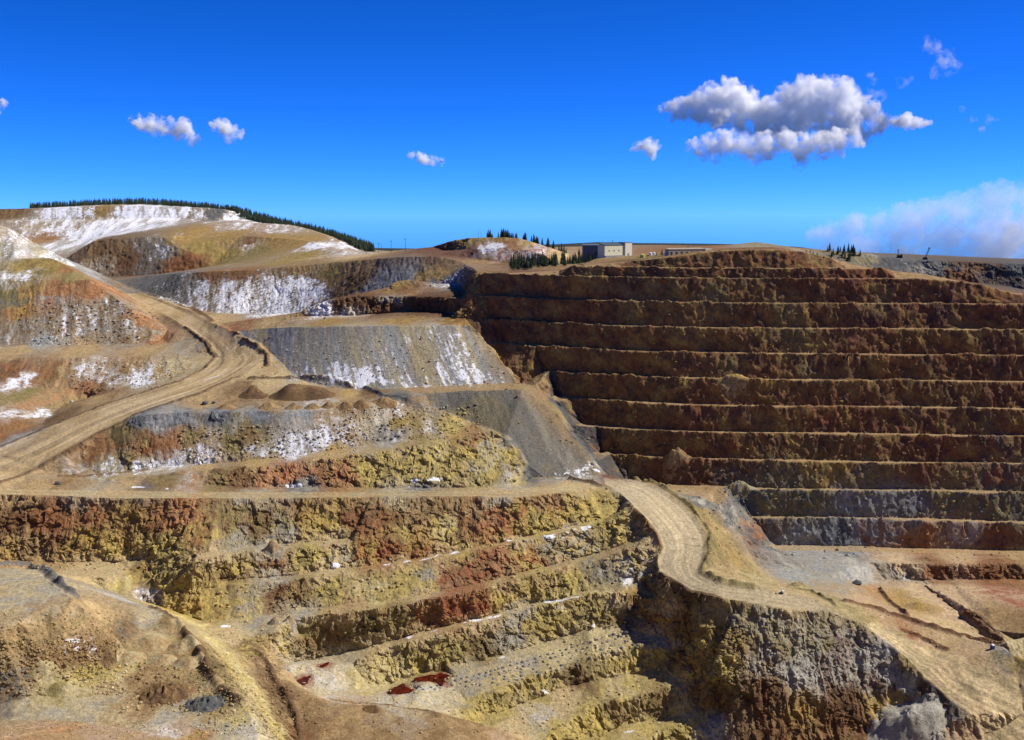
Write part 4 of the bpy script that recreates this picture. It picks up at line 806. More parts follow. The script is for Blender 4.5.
def ground_material():
    m, nt, bs = new_mat('mine_ground')
    lk = nt.links.new
    bs.inputs['Roughness'].default_value = .95
    bs.inputs['Specular IOR Level'].default_value = .12
    geo = node(nt, 'ShaderNodeNewGeometry')
    ca = node(nt, 'ShaderNodeAttribute', attribute_name='soil')
    sa = node(nt, 'ShaderNodeAttribute', attribute_name='snow')
    ra = node(nt, 'ShaderNodeAttribute', attribute_name='rock')

    def nz(scale, detail, rough=.6):
        x = node(nt, 'ShaderNodeTexNoise')
        x.inputs['Scale'].default_value = scale
        x.inputs['Detail'].default_value = detail
        x.inputs['Roughness'].default_value = rough
        lk(geo.outputs['Position'], x.inputs['Vector'])
        return x
    n1 = nz(.55, 8, .72)
    mr = node(nt, 'ShaderNodeMapRange')
    mr.inputs['From Min'].default_value = .3; mr.inputs['From Max'].default_value = .7
    mr.inputs['To Min'].default_value = .55; mr.inputs['To Max'].default_value = 1.45
    lk(n1.outputs['Fac'], mr.inputs['Value'])
    mul = node(nt, 'ShaderNodeMix', data_type='RGBA', blend_type='MULTIPLY')
    mul.inputs['Factor'].default_value = 1
    lk(ca.outputs['Color'], mul.inputs['A'])
    lk(mr.outputs['Result'], mul.inputs['B'])
    # snow lying in the hollows between stones
    n2 = nz(.22, 10, .85)
    ad = node(nt, 'ShaderNodeMath', operation='ADD')
    lk(n2.outputs['Fac'], ad.inputs[0]); lk(sa.outputs['Fac'], ad.inputs[1])
    sr = node(nt, 'ShaderNodeMapRange', interpolation_type='SMOOTHSTEP')
    sr.inputs['From Min'].default_value = 1.0; sr.inputs['From Max'].default_value = 1.05
    lk(ad.outputs[0], sr.inputs['Value'])
    mx = node(nt, 'ShaderNodeMix', data_type='RGBA')
    lk(sr.outputs['Result'], mx.inputs['Factor'])
    lk(mul.outputs['Result'], mx.inputs['A'])
    mx.inputs['B'].default_value = (.74, .75, .78, 1)
    lk(mx.outputs['Result'], bs.inputs['Base Color'])
    bp = node(nt, 'ShaderNodeBump')
    bp.inputs['Strength'].default_value = .9
    bp.inputs['Distance'].default_value = .9
    n3 = nz(.8, 7, .7)
    lk(n3.outputs['Fac'], bp.inputs['Height'])
    lk(bp.outputs['Normal'], bs.inputs['Normal'])
    return m


M_ground = ground_material()

# ------------------------------------------------------------------ split the ground by what it is, and link it
cen = (P[T[:, 0]] + P[T[:, 1]] + P[T[:, 2]])[:, :2] / 3
zcen = (P[T[:, 0], 2] + P[T[:, 1], 2] + P[T[:, 2], 2]) / 3
reg = np.full(len(T), -1)
LN = lambda *a: np.concatenate([LINES[x[1:]][::-1] if x[0] == '-' else LINES[x] for x in a])[:, :2]
REG = ['far_pit_wall', 'pit_floor', 'terraced_pit_slope', 'haul_road', 'bench_road', 'ramp_road', 'stockpile', 'waste_dump', 'dump_slope', 'far_hill', 'rim_plateau', 'foreground_mound', 'ridge', 'lookout_ground', 'upper_terrace', 'lower_road']
ri = {n_: i for i, n_ in enumerate(REG)}
cd = cen[:, 1]
cpx = CX + F * cen[:, 0] / (cen[:, 1] * cp - zcen * sp)
reg[:] = ri['terraced_pit_slope']
reg[cd > 1000] = ri['rim_plateau']
reg[(cd > 1560)] = ri['far_hill']
reg[(cd < 470)] = ri['lookout_ground']
wallp = np.concatenate([LN('rim_crest'), LN('wall_crest0')[-6:], LN('-wall_toe9')])
fw = (cd > np.interp(cpx, WPX, WD0) - 122) & (cd < np.interp(cpx, WPX, WD0) + 18) & (cen[:, 0] > np.interp(cd, [780, 880, 930, 1000, 1080], [205, 82, 55, -28, -62])) & (cpx < 1300)
reg[fw] = ri['far_pit_wall']
reg[(cpx > 760) & (cd < np.interp(cpx, WPX, WD0) - 122) & (cd > 480)] = ri['pit_floor']
reg[inpoly(cen, np.concatenate([LN('E')[-1:], LN('RC'), LN('-ridge_talus'), LN('B8toe')[-1:], LN('B7')[-1:], LN('ledge_in')[-1:], LN('E')[-28:]]))] = ri['ridge']
reg[inpoly(cen, LN('C', '-U1'))] = ri['upper_terrace']
reg[(cd > 860) & (cd < 1080) & (reg == ri['terraced_pit_slope'])] = ri['upper_terrace']
reg[inpoly(cen, LN('D_top', 'D_edge', '-D_toe')) | inpoly(cen, LN('D_up', 'D_edge', '-D_toe'))] = ri['dump_slope']
reg[inpoly(cen, np.concatenate([LN('A_toe')[len(LINES['A_toe']) // 2:], LN('B_right', '-B_toe'), LN('-U1')[:12]]))] = ri['waste_dump']
reg[inpoly(cen, LN('A_top', 'A_right', '-A_toe'))] = ri['stockpile']
reg[inpoly(cen, LN('pad_out', 'RR', '-near_edge'))] = ri['foreground_mound']
for nm, (l, r) in ROADS.items():
    reg[inpoly(cen, LN(l, '-' + r))] = ri[nm]


def ground_object(name, tris):
    used, inv = np.unique(tris, return_inverse=True)
    tr_ = inv.reshape(-1, 3)
    me = bpy.data.meshes.new(name)
    nv, nt_ = len(used), len(tr_)
    me.vertices.add(nv)
    me.vertices.foreach_set('co', V[used].astype(np.float32).ravel())
    me.loops.add(nt_ * 3)
    me.loops.foreach_set('vertex_index', tr_.astype(np.int32).ravel())
    me.polygons.add(nt_)
    me.polygons.foreach_set('loop_start', np.arange(0, nt_ * 3, 3, dtype=np.int32))
    me.polygons.foreach_set('use_smooth', (rock * (1 - .8 * isfw))[tris].mean(1) < .45)
    a_ = me.attributes.new('soil', 'FLOAT_COLOR', 'POINT')
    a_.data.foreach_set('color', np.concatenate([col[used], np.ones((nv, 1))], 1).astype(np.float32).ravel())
    a_ = me.attributes.new('snow', 'FLOAT', 'POINT'); a_.data.foreach_set('value', snowm[used].astype(np.float32))
    a_ = me.attributes.new('rock', 'FLOAT', 'POINT'); a_.data.foreach_set('value', rock[used].astype(np.float32))
    me.update(calc_edges=True)
    me.materials.append(M_ground)
    o = bpy.data.objects.new(name, me)
    o['kind'] = 'structure'
    COL.objects.link(o)
    return o


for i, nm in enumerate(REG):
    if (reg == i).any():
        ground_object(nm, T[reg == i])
print('ground', round(time.time() - T0, 1))

# ------------------------------------------------------------------ things: helpers
def plain(name, colr, rough=.7, metal=0.0, var=.25, scale=1.5):
    m, nt, bs = new_mat(name)
    bs.inputs['Roughness'].default_value = rough
    bs.inputs['Metallic'].default_value = metal
    bs.inputs['Specular IOR Level'].default_value = .3
    tc = node(nt, 'ShaderNodeTexCoord')
    nz = node(nt, 'ShaderNodeTexNoise')
    nz.inputs['Scale'].default_value = scale; nz.inputs['Detail'].default_value = 5
    nt.links.new(tc.outputs['Object'], nz.inputs['Vector'])
    mr = node(nt, 'ShaderNodeMapRange')
    mr.inputs['From Min'].default_value = .3; mr.inputs['From Max'].default_value = .7
    mr.inputs['To Min'].default_value = 1 - var; mr.inputs['To Max'].default_value = 1 + var
    nt.links.new(nz.outputs['Fac'], mr.inputs['Value'])
    mx = node(nt, 'ShaderNodeMix', data_type='RGBA', blend_type='MULTIPLY')
    mx.inputs['Factor'].default_value = 1
    mx.inputs['A'].default_value = (*colr, 1)
    nt.links.new(mr.outputs['Result'], mx.inputs['B'])
    nt.links.new(mx.outputs['Result'], bs.inputs['Base Color'])
    return m


M = dict(needle=plain('conifer_needles', (.030, .048, .022), .9, var=.5, scale=.8), bark=plain('bark', (.09, .065, .045), .9),
         clad=plain('pale_cladding', (.60, .57, .38), .6, var=.1), clad2=plain('light_cladding', (.62, .60, .47), .6, var=.1), roof=plain('teal_roof', (.06, .095, .10), .5, var=.2),
         slate=plain('slate_cladding', (.10, .12, .15), .6), grey=plain('grey_metal', (.28, .28, .27), .5, .3), white=plain('white_paint', (.75, .75, .72), .5, var=.08),
         dark=plain('dark_metal', (.03, .03, .035), .6), glass=plain('dark_window', (.03, .04, .05), .2), yellow=plain('yellow_paint', (.45, .42, .10), .5),
         wood=plain('weathered_wood', (.10, .08, .06), .9), blue=plain('blue_plastic', (.015, .06, .22), .5), concrete=plain('concrete', (.34, .32, .29), .9), tyre=plain('tyre_rubber', (.02, .02, .02), .9),
         tanw=plain('tan_cladding', (.36, .30, .21), .7, var=.15))


class MB:
    def __init__(s):
        s.v, s.f = [], []

    def add(s, vs, fs):
        b = len(s.v)
        s.v += [tuple(p) for p in vs]
        s.f += [tuple(i + b for i in f) for f in fs]
        return s

    def box(s, x0, y0, z0, x1, y1, z1):
        return s.add([(x0, y0, z0), (x1, y0, z0), (x1, y1, z0), (x0, y1, z0), (x0, y0, z1), (x1, y0, z1), (x1, y1, z1), (x0, y1, z1)],
                     [(0, 3, 2, 1), (4, 5, 6, 7), (0, 1, 5, 4), (1, 2, 6, 5), (2, 3, 7, 6), (3, 0, 4, 7)])

    def tube(s, a, b, r0, r1=None, n=6):
        r1 = r0 if r1 is None else r1
        a, b = Vector(a), Vector(b)
        d = (b - a).normalized()
        u = d.orthogonal().normalized(); w_ = d.cross(u)
        vs = []
        for c, r in ((a, r0), (b, r1)):
            for k in range(n):
                t = 2 * math.pi * k / n
                vs.append(c + (u * math.cos(t) + w_ * math.sin(t)) * r)
        return s.add(vs, [(k, (k + 1) % n, n + (k + 1) % n, n + k) for k in range(n)] + [tuple(range(n))[::-1], tuple(range(n, 2 * n))])

    def build(s, name, mat, parent=None, smooth=False):
        me = bpy.data.meshes.new(name)
        me.from_pydata(s.v, [], s.f)
        me.materials.append(mat)
        if smooth:
            me.polygons.foreach_set('use_smooth', [True] * len(me.polygons))
        o = bpy.data.objects.new(name, me)
        COL.objects.link(o)
        if parent:
            o.parent = parent
        return o


def tag(o, label, cat, group=None):
    o['label'] = label
    o['category'] = cat
    if group:
        o['group'] = group
    return o


def empty(name, loc, rz=0, scale=1):
    o = bpy.data.objects.new(name, None)
    o.empty_display_size = 1
    o.location = loc
    o.rotation_euler = (0, 0, rz)
    o.scale = (scale,) * 3
    COL.objects.link(o)
    return o


def ground_z(x, y):
    h = bvh.ray_cast(Vector((x, y, 2000)), Vector((0, 0, -1)))[0]
    return h.z if h is not None else None


def at_px(px, d):               # ground point under a bearing at a distance
    x = (px - CX) / F * d
    for _ in range(2):
        z = ground_z(x, d) or 0
        x = (px - CX) / F * (d * cp - z * sp)
    return Vector((x, d, ground_z(x, d) or 0))


# ------------------------------------------------------------------ conifers
def conifer_parts(seed, tiers=10, pts=9):
    r_ = random.Random(seed)
    tr_ = MB().tube((0, 0, -.8), (0, 0, .93), .022, .004, 6)
    cr = MB()
    for k in range(tiers):
        t = k / (tiers - 1)
        z = .10 + .86 * t
        rad = .225 * (1 - t) ** .85 + .012
        vs = [(r_.uniform(-.01, .01), r_.uniform(-.01, .01), z + .09 + .03 * (1 - t))]
        n = pts * 2
        for i in range(n):
            a = 2 * math.pi * (i + r_.uniform(-.3, .3)) / n + k
            q = rad * (r_.uniform(.75, 1.25) if i % 2 else r_.uniform(.35, .6))
            vs.append((q * math.cos(a), q * math.sin(a), z - (.035 if i % 2 else .0) * r_.uniform(.4, 1.6)))
        cr.add(vs, [(0, 1 + i, 1 + (i + 1) % n) for i in range(n)])
        # underside
        vs2 = [(0, 0, z + .02)] + vs[1:]
        cr.add(vs2, [(0, 1 + (i + 1) % n, 1 + i) for i in range(n)])
    return tr_, cr


protos = []
for sd in range(4):
    a_, b_ = conifer_parts(sd)
    m1 = a_.build('trunk', M['bark']); m2 = b_.build('crown', M['needle'])
    protos.append((m1.data, m2.data))
    for o in (m1, m2):
        bpy.data.objects.remove(o)


def near_conifer(loc, h, label, group):
    e = empty('conifer', loc, random.uniform(0, 6.28), h)
    wd = random.uniform(.75, 1.15)
    e.scale = (h * wd, h * wd, h)
    for nm, me in zip(('trunk', 'crown'), random.choice(protos)):
        o = bpy.data.objects.new(nm, me)
        COL.objects.link(o)
        o.parent = e
    return tag(e, label, 'tree', group)


far_meshes = []
for sd in range(3):
    a_, b_ = conifer_parts(20 + sd, 7, 6)
    o = a_.add(b_.v, b_.f).build('conifer', M['needle'])
    far_meshes.append(o.data)
    bpy.data.objects.remove(o)

TREES = 0
rt = random.Random(3)
for i in range(58):                                     # clump on the skyline of the knoll
    px = rt.choice([rt.uniform(487, 522), rt.uniform(494, 540), rt.uniform(520, 580)])
    d = float(np.interp(px, [487, 520, 545, 580], [1372, 1312, 1280, 1312])) + rt.uniform(-4, 7)
    near_conifer(at_px(px, d), rt.uniform(9, 15) * (1.0 if px < 535 else .8), 'dark conifer in the clump along the skyline of the brown snow flecked knoll', 'conifers on the knoll skyline')
    TREES += 1
for i in range(105):                                     # stand below the knoll
    px = rt.uniform(511, 602)
    d = rt.uniform(1075, 1160) + (25 if px > 570 else 0)
    near_conifer(at_px(px, d), rt.uniform(8, 16) * (.75 if px > 570 else 1), 'tall dark conifer in the stand below the knoll, left of the pale mill building', 'conifers below the knoll')
    TREES += 1
for i in range(24):                                     # right end of the rim
    px = rt.choice([rt.uniform(826, 862), rt.uniform(836, 856)])
    near_conifer(at_px(px, rt.uniform(1112, 1140)), rt.uniform(6, 11), 'dark conifer in the small stand at the right end of the pit rim', 'conifers at the right end of the rim')
    TREES += 1
for px in (806, 810, 813, 817, 688, 694, 656, 662):
    near_conifer(at_px(px, float(np.interp(px, [650, 800, 830], [1040, 1030, 1060]))), rt.uniform(4, 7), 'small dark conifer standing alone near the crest of the pit rim', 'lone conifers on the rim crest')
    TREES += 1
nfar = 300 - TREES
forest = MB()
for i in range(nfar + 1900):
    px = rt.uniform(30, 374) if i % 3 else rt.uniform(225, 374)
    lim = float(np.interp(px, [30, 90, 230, 245, 300, 335, 374], [2640, 2600, 2600, 2520, 2290, 2110, 1850]))
    top = float(np.interp(px, [30, 230, 300, 374], [2760, 2710, 2560, 2260]))
    d = rt.uniform(lim, top + 30)
    p = at_px(px, d)
    h = rt.uniform(10, 17)
    if i < nfar:
        o = bpy.data.objects.new('conifer', rt.choice(far_meshes))
        o.location = p
        o.scale = (h * 1.25, h * 1.25, h)
        o.rotation_euler = (0, 0, rt.uniform(0, 6.28))
        COL.objects.link(o)
        tag(o, 'small dark conifer of the forest along the top of the far snowy hill', 'tree', 'forest conifers on the far hill')
    else:
        me = rt.choice(far_meshes)
        rz = rt.uniform(0, 6.28)
        mt = Matrix.Translation(p) @ Matrix.Rotation(rz, 4, 'Z') @ Matrix.Diagonal((h * 1.25, h * 1.25, h, 1))
        forest.add([mt @ v.co for v in me.vertices], [tuple(f.vertices) for f in me.polygons])
o = forest.build('forest', M['needle'])
o['kind'] = 'stuff'
o['label'] = 'dark conifer forest covering the top of the far snowy hill'
print('trees', round(time.time() - T0, 1))


# ------------------------------------------------------------------ buildings on the rim
def frame_at(px, d):
    p = at_px(px, d)
    return p, (d * cp - p.z * sp) / F        # position and metres per pixel there


def building(name, px0, px1, ybase, ytop, d, depth, label, cat, wall, roofm, extras=None, rise=1.5, turn=0):
    p0 = ray(px0, ybase) * (d / ray(px0, ybase)[1]); p1 = ray(px1, ybase) * (d / ray(px1, ybase)[1])
    zt = (ray(px0, ytop) * (d / ray(px0, ytop)[1]))[2]
    zg = min(p0[2], (ground_z(p0[0], d + depth / 2) or p0[2]))
    e = empty(name, ((p0[0] + p1[0]) / 2, d, zg))
    w_, h = (p1[0] - p0[0]) / math.cos(turn), zt - zg
    e.rotation_euler = (0, 0, turn)
    MB().box(-w_ / 2, 0, -2, w_ / 2, depth, h).build('wall', wall, e)
    r_ = MB()
    o_ = .35
    r_.add([(-w_/2-o_, -o_, h + .05), (w_/2+o_, -o_, h + .05), (w_/2+o_, depth+o_, h + .05 + rise), (-w_/2-o_, depth+o_, h + .05 + rise),
            (-w_/2-o_, -o_, h + .4), (w_/2+o_, -o_, h + .4), (w_/2+o_, depth+o_, h + .4 + rise), (-w_/2-o_, depth+o_, h + .4 + rise)],
           [(0, 3, 2, 1), (4, 5, 6, 7), (0, 1, 5, 4), (1, 2, 6, 5), (2, 3, 7, 6), (3, 0, 4, 7)])
    r_.build('roof', roofm, e)
    if extras:
        extras(e, w_, h, depth)
    return tag(e, label, cat)


def mill(e, w_, h, dp):
    b = MB().box(w_ / 2 + .02, -1.5, -2, w_ / 2 + 9.2, dp - 2, h + 2.6).build('end_block', M['clad2'], e)
    MB().box(w_ / 2 - .2, -1.8, h + 2.62, w_ / 2 + 9.5, dp - 1.8, h + 3.0).build('end_roof', M['grey'], e)
    MB().box(-w_ / 2, -1.2, -2, w_ / 2 - .4, -.02, 1.9).build('lower_wall', M['grey'], e)
    for k in range(3):
        MB().box(-w_ * .3 + k * 6.5, -.09, h * .5, -w_ * .3 + k * 6.5 + 1.4, -.01, h * .5 + 1.3).build('window', M['glass'], e)
    MB().box(w_ / 2 + 3, -1.6, -.2, w_ / 2 + 5.6, -1.52, 3.6).build('door', M['grey'], e)
    MB().tube((w_ * .1, dp * .6, h), (w_ * .1, dp * .6, h + 5.2), .35).build('vent_stack', M['grey'], e)


building('mill_building', 604, 625, 254.5, 245.4, 1085, 10, 'long pale mill building with dark teal roof and a lighter end block on the rim', 'building', M['clad'], M['roof'], mill, 2.6, R(38))


def shed_bits(e, w_, h, dp):
    MB().box(-w_ * .15, -.09, 0, w_ * .12, -.01, h * .5).build('door', M['dark'], e)
    MB().box(w_ * .22, -.09, h * .4, w_ * .36, -.01, h * .62).build('window', M['glass'], e)


building('warehouse', 583, 599, 252.5, 245.6, 1135, 14, 'dark slate blue warehouse beside the pale mill building, behind conifers', 'building', M['slate'], M['slate'], shed_bits, 1.2)


def long_bits(e, w_, h, dp):
    for k in range(7):
        x = -w_ / 2 + (k + .5) * w_ / 7
        MB().box(x - 1.0, -.09, .2, x + 1.0, -.01, h * .62).build('bay_opening', M['dark'], e)
    MB().box(w_ / 2 + .02, -1, -2, w_ / 2 + 7.5, 7, h + .3).build('end_office', M['clad2'], e)


building('storage_shed', 668, 706, 252.5, 249.4, 1025, 8, 'long low tan shed with dark open bays right of the mill', 'shed', M['tanw'], M['tanw'], long_bits, .8, R(20))


def tank(px, d, r_, h, mat, label, name='storage_tank'):
    p = at_px(px, d)
    e = empty(name, p)
    MB().tube((0, 0, -1), (0, 0, h), r_, r_, 16).build('shell', mat, e)
    MB().tube((0, 0, h), (0, 0, h + r_ * .45), r_ * 1.02, r_ * .15, 16).build('domed_lid', mat, e)
    MB().tube((r_ * 1.05, 0, 0), (r_ * 1.05, 0, h), .12, .12, 5).build('pipe', M['grey'], e)
    tag(e, label, 'tank')


tank(650.5, 1060, 1.5, 2.6, M['white'], 'small white round tank, left one of the white pair right of the mill')
tank(654, 1063, 1.4, 2.4, M['white'], 'small white round tank, right one of the white pair right of the mill')
tank(665.5, 1045, 1.5, 2.4, M['white'], 'small white tank at the left end of the long low tan shed')
tank(642.5, 1035, 2.4, 2.6, M['yellow'], 'squat yellow green tank just right of the mill end block')


# ------------------------------------------------------------------ poles, masts and mining machines on the skyline
def pole(px, d, h, label, arm=True):
    e = empty('utility_pole', at_px(px, d))
    MB().tube((0, 0, -1), (0, 0, h), .34, .24, 6).build('post', M['wood'], e)
    if arm:
        MB().box(-1.5, -.2, h * .88, 1.5, .2, h * .88 + .35).build('crossarm', M['wood'], e)
        for sx_ in (-1.2, 1.2):
            MB().tube((sx_, 0, h * .88 + .35), (sx_, 0, h * .88 + .9), .16).build('insulator', M['grey'], e)
    tag(e, label, 'pole')


pole(366.7, 1620, 17, 'wooden utility pole, leftmost on the dip in the skyline beside the forest edge')
pole(378.8, 1500, 14.5, 'stout wooden pole, second from left in the row on the skyline dip')
pole(381.5, 1560, 13, 'thin short pole, third from left in the row on the skyline dip', False)
pole(391.3, 1480, 16, 'wooden utility pole, second from right in the row on the skyline dip')
pole(405.4, 1420, 17.5, 'tallest thin pole, rightmost in the row on the skyline dip')


def mast(px, d, h, label):
    e = empty('radio_mast', at_px(px, d))
    lat = MB()
    for k in range(3):
        a = 2 * math.pi * k / 3
        lat.tube((.45 * math.cos(a), .45 * math.sin(a), -1), (.22 * math.cos(a), .22 * math.sin(a), h), .10, .08, 4)
    n = int(h / 1.2)
    for k in range(n):
        a, b = 2 * math.pi * (k % 3) / 3, 2 * math.pi * ((k + 1) % 3) / 3
        lat.tube((.4 * math.cos(a), .4 * math.sin(a), k * 1.2), (.4 * math.cos(b), .4 * math.sin(b), k * 1.2 + 1.2), .06, .06, 4)
    lat.build('lattice', M['grey'], e)
    MB().tube((0, 0, h), (0, 0, h + 1.8), .08, .04, 4).build('antenna', M['grey'], e)
    tag(e, label, 'mast')


mast(478.3, 1358, 11, 'thin grey lattice mast on the knoll top, left of the pair by the conifers')
mast(481, 1352, 9, 'shorter thin grey mast on the knoll top, right of the pair by the conifers')

e = empty('drill_rig', at_px(899.5, 1136))
MB().box(-2.4, -1.4, .9, 2.6, 1.4, 3.0).build('engine_house', M['dark'], e)
for sy in (-1.5, 1.0):
    MB().box(-2.8, sy, 0, 2.8, sy + .5, .95).build('track', M['tyre'], e)
b = MB()
for sx_ in (-.45, .45):
    for sy in (-.4, .4):
        b.tube((-1.6 + sx_, sy, 2.6), (-1.6 + sx_, sy, 8.2), .10, .10, 4)
for k in range(5):
    b.tube((-2.05, -.4, 2.8 + k * 1.1), (-1.15, -.4, 3.9 + k * 1.1), .07, .07, 4)
b.build('drill_mast', M['dark'], e)
MB().box(-2.2, -.6, 8.2, -1.0, .6, 8.7).build('mast_head', M['dark'], e)
MB().box(1.2, -1.0, 3.0, 2.4, 1.0, 4.2).build('cab', M['grey'], e)
tag(e, 'dark tracked drill rig with upright mast on the grey hill crest at right', 'drill rig')

e = empty('crane', at_px(925, 1137))
MB().box(-1.8, -1.6, .8, 1.8, 1.6, 2.4).build('body', M['dark'], e)
for sy in (-1.8, 1.3):
    MB().box(-2.2, sy, 0, 2.2, sy + .5, .8).build('track', M['tyre'], e)
b = MB()
tip = Vector((3.9, 0, 12.0)); root = Vector((.2, 0, 1.6))
for oy, ox in ((-.5, -.35), (.5, -.35), (-.5, .35), (.5, .35)):
    b.tube(root + Vector((ox, oy, 0)), tip + Vector((ox * .7, oy * .7, 0)), .13, .11, 4)
for k in range(9):
    t0, t1 = k / 9, (k + 1) / 9
    for oy in (-.5, .5):
        b.tube(root.lerp(tip, t0) + Vector((-.35, oy, 0)), root.lerp(tip, t1) + Vector((.35, oy, 0)), .08, .08, 4)
b.build('lattice_boom', M['grey'], e)
MB().box(3.1, -.7, 11.0, 4.5, .7, 12.4).build('boom_head', M['dark'], e)
MB().tube((4.0, 0, 11.4), (4.0, 0, 6.8), .06, .06, 4).build('hoist_cable', M['dark'], e)
tag(e, 'crane with a leaning lattice boom on the crest of the grey hill at right', 'crane')

# ------------------------------------------------------------------ small equipment in the pit
p = hit(782, 593.5)
e = empty('light_trailer', p, .4)
MB().box(-1.5, -.8, .5, 1.3, .8, .8).build('chassis', M['dark'], e)
for sy in (-1.0, .75):
    MB().tube((-.2, sy, .45), (-.2, sy + .25, .45), .5, .5, 12).build('wheel', M['tyre'], e)
MB().box(-.2, -.75, .82, 1.2, .75, 2.0).build('engine_box', M['white'], e)
MB().tube((-.7, 0, .8), (-.7, 0, 3.6), .12, .09, 6).build('mast', M['grey'], e)
MB().box(-1.0, -.8, 3.5, -.4, .8, 3.95).build('lamp_bar', M['white'], e)
MB().tube((-1.5, 0, .6), (-2.4, 0, .5), .08, .08, 5).build('drawbar', M['dark'], e)
tag(e, 'small white and black lighting trailer parked on the outer edge of the ramp road', 'trailer')

p = hit(992.4, 649)
e = empty('portable_toilet', p, .3)
MB().box(-1.0, -1.0, -.1, 1.0, 1.0, 2.5).build('body', M['blue'], e)
MB().add([(-1.05, -1.05, 2.52), (1.05, -1.05, 2.52), (1.05, 1.05, 2.52), (-1.05, 1.05, 2.52), (-.7, -.7, 3.1), (.7, -.7, 3.1), (.7, .7, 3.1), (-.7, .7, 3.1)],
         [(0, 3, 2, 1), (4, 5, 6, 7), (0, 1, 5, 4), (1, 2, 6, 5), (2, 3, 7, 6), (3, 0, 4, 7)]).build('roof', M['white'], e)
MB().box(-.6, -1.06, .1, .6, -1.005, 2.2).build('door', M['blue'], e)
tag(e, 'small blue cabin with a white roof on the pit floor beside the blocky heap', 'cabin')


# ------------------------------------------------------------------ heaps of dumped dirt and rock
def soil_mesh(name, vs, fs, cols, snow_=None, smooth=True):
    me = bpy.data.meshes.new(name)
    me.from_pydata([tuple(p) for p in vs], [], fs)
    a_ = me.attributes.new('soil', 'FLOAT_COLOR', 'POINT')
    a_.data.foreach_set('color', np.concatenate([cols, np.ones((len(cols), 1))], 1).astype(np.float32).ravel())
    a_ = me.attributes.new('snow', 'FLOAT', 'POINT')
    a_.data.foreach_set('value', np.zeros(len(cols), np.float32) if snow_ is None else np.asarray(snow_, np.float32))
    a_ = me.attributes.new('rock', 'FLOAT', 'POINT')
    a_.data.foreach_set('value', np.zeros(len(cols), np.float32))
    if smooth:
        me.polygons.foreach_set('use_smooth', [True] * len(me.polygons))
    me.materials.append(M_ground)
    o = bpy.data.objects.new(name, me)
    COL.objects.link(o)
    return o


def heap(name, px, py, wpx, h, c1, c2, label, cat, group=None, ry=.8, rough=.12, snow_=0.0, flat_top=0.0):
    p = hit(px, py)
    mpp = (p[1] * cp - p[2] * sp) / F
    rx = wpx * mpp / 2
    ryy = rx * ry
    cxx, cyy = p[0], p[1] + ryy * .55
    nr, na = 16, 44
    vs, fs = [], []
    for i in range(nr + 1):
        for j in range(na):
            a = 2 * math.pi * j / na
            r_ = i / nr
            vs.append((cxx + rx * r_ * math.cos(a), cyy + ryy * r_ * math.sin(a), r_))
    vs = np.array(vs)
    rr = vs[:, 2].copy()
    n1 = fbm(np.stack([vs[:, 0] / (rx * .6), vs[:, 1] / (rx * .6), np.full(len(vs), px * .37)], 1), 3, 7)
    n2 = fbm(np.stack([vs[:, 0] / 1.6, vs[:, 1] / 1.6, np.full(len(vs), py * .11)], 1), 3, 8)
    prof = np.clip(1 - np.maximum(rr - flat_top, 0) / (1 - flat_top), 0, 1)
    prof = sstep(0, 1.0, prof * .95)
    base = np.array([ground_z(x, y) or p[2] for x, y in vs[:, :2]])
    base = np.where(np.abs(base - p[2]) > h * 3 + 4, p[2], base)
    vs[:, 2] = base - .5 * sstep(.8, 1, rr) + h * prof * (1 + .45 * n1) + rough * h * n2 * (rr < .97)
    for i in range(nr):
        for j in range(na):
            a, b = i * na + j, i * na + (j + 1) % na
            fs.append((a, b, b + na, a + na)[::-1] if False else (a, a + na, b + na, b))
    mixv = sstep(-.2, .25, n1 + .6 * n2)[:, None]
    cols = np.array(PAL[c1]) * (1 - mixv) + np.array(PAL[c2]) * mixv
    cols = cols * np.clip(1 + .5 * n2, .5, 1.6)[:, None]
    o = soil_mesh(name, vs, fs, cols, np.full(len(vs), (.26 + .36 * snow_) if snow_ else 0))
    return tag(o, label, cat, group)


for px, wpx, h in ((268, 27, 4.6), (293, 22, 4.0), (312, 20, 3.8), (328, 18, 4.2), (344, 20, 4.4), (361, 20, 4.0), (225, 24, 3.6)):
    heap('dirt_pile', px, 409 if px < 320 else 408, wpx, h, 'lbrown', 'brown', 'brown dirt pile in the row dumped along the terrace above the blue grey rubble', 'dirt pile', 'row of dirt piles on the terrace', .7, .06)
heap('dirt_pile', 300, 399, 74, 8.5, 'brown', 'dbrown', 'largest long brown dirt heap on the terrace below the grey stockpile', 'dirt pile', None, .5, .10, .0, .35)
heap('dirt_pile', 252, 398, 34, 8, 'dbrown', 'brown', 'dark brown conical dirt heap at the left end of the terrace heaps', 'dirt pile', None, .7, .10)
heap('dirt_pile', 384, 405, 30, 4, 'brown', 'lbrown', 'low brown dirt heap at the right end of the terrace, near dark windrow', 'dirt pile', None, .6, .10, .4)
for px, py, wpx, h in ((167, 632, 40, 4.0), (150, 648, 42, 3.6), (182, 652, 40, 4.2), (128, 662, 36, 3.0), (186, 668, 38, 3.6), (160, 664, 34, 3.0), (210, 690, 30, 2.6)):
    heap('dirt_pile', px, py, wpx, h, 'sand', 'lbrown', 'low rounded tan dirt pile among the heaps in the left foreground hollow', 'dirt pile', 'tan dirt piles in the left foreground', .8, .07)
heap('rock_heap', 160, 701, 62, 5.0, 'dbrown', 'brown', 'rough dark brown rock heap in the left foreground', 'rock heap', None, .7, .8)
heap('rock_heap', 203, 710, 48, 4.0, 'slate', 'dgrey', 'rough dark grey rock heap right of the dark brown heap in the foreground', 'rock heap', None, .7, .8)
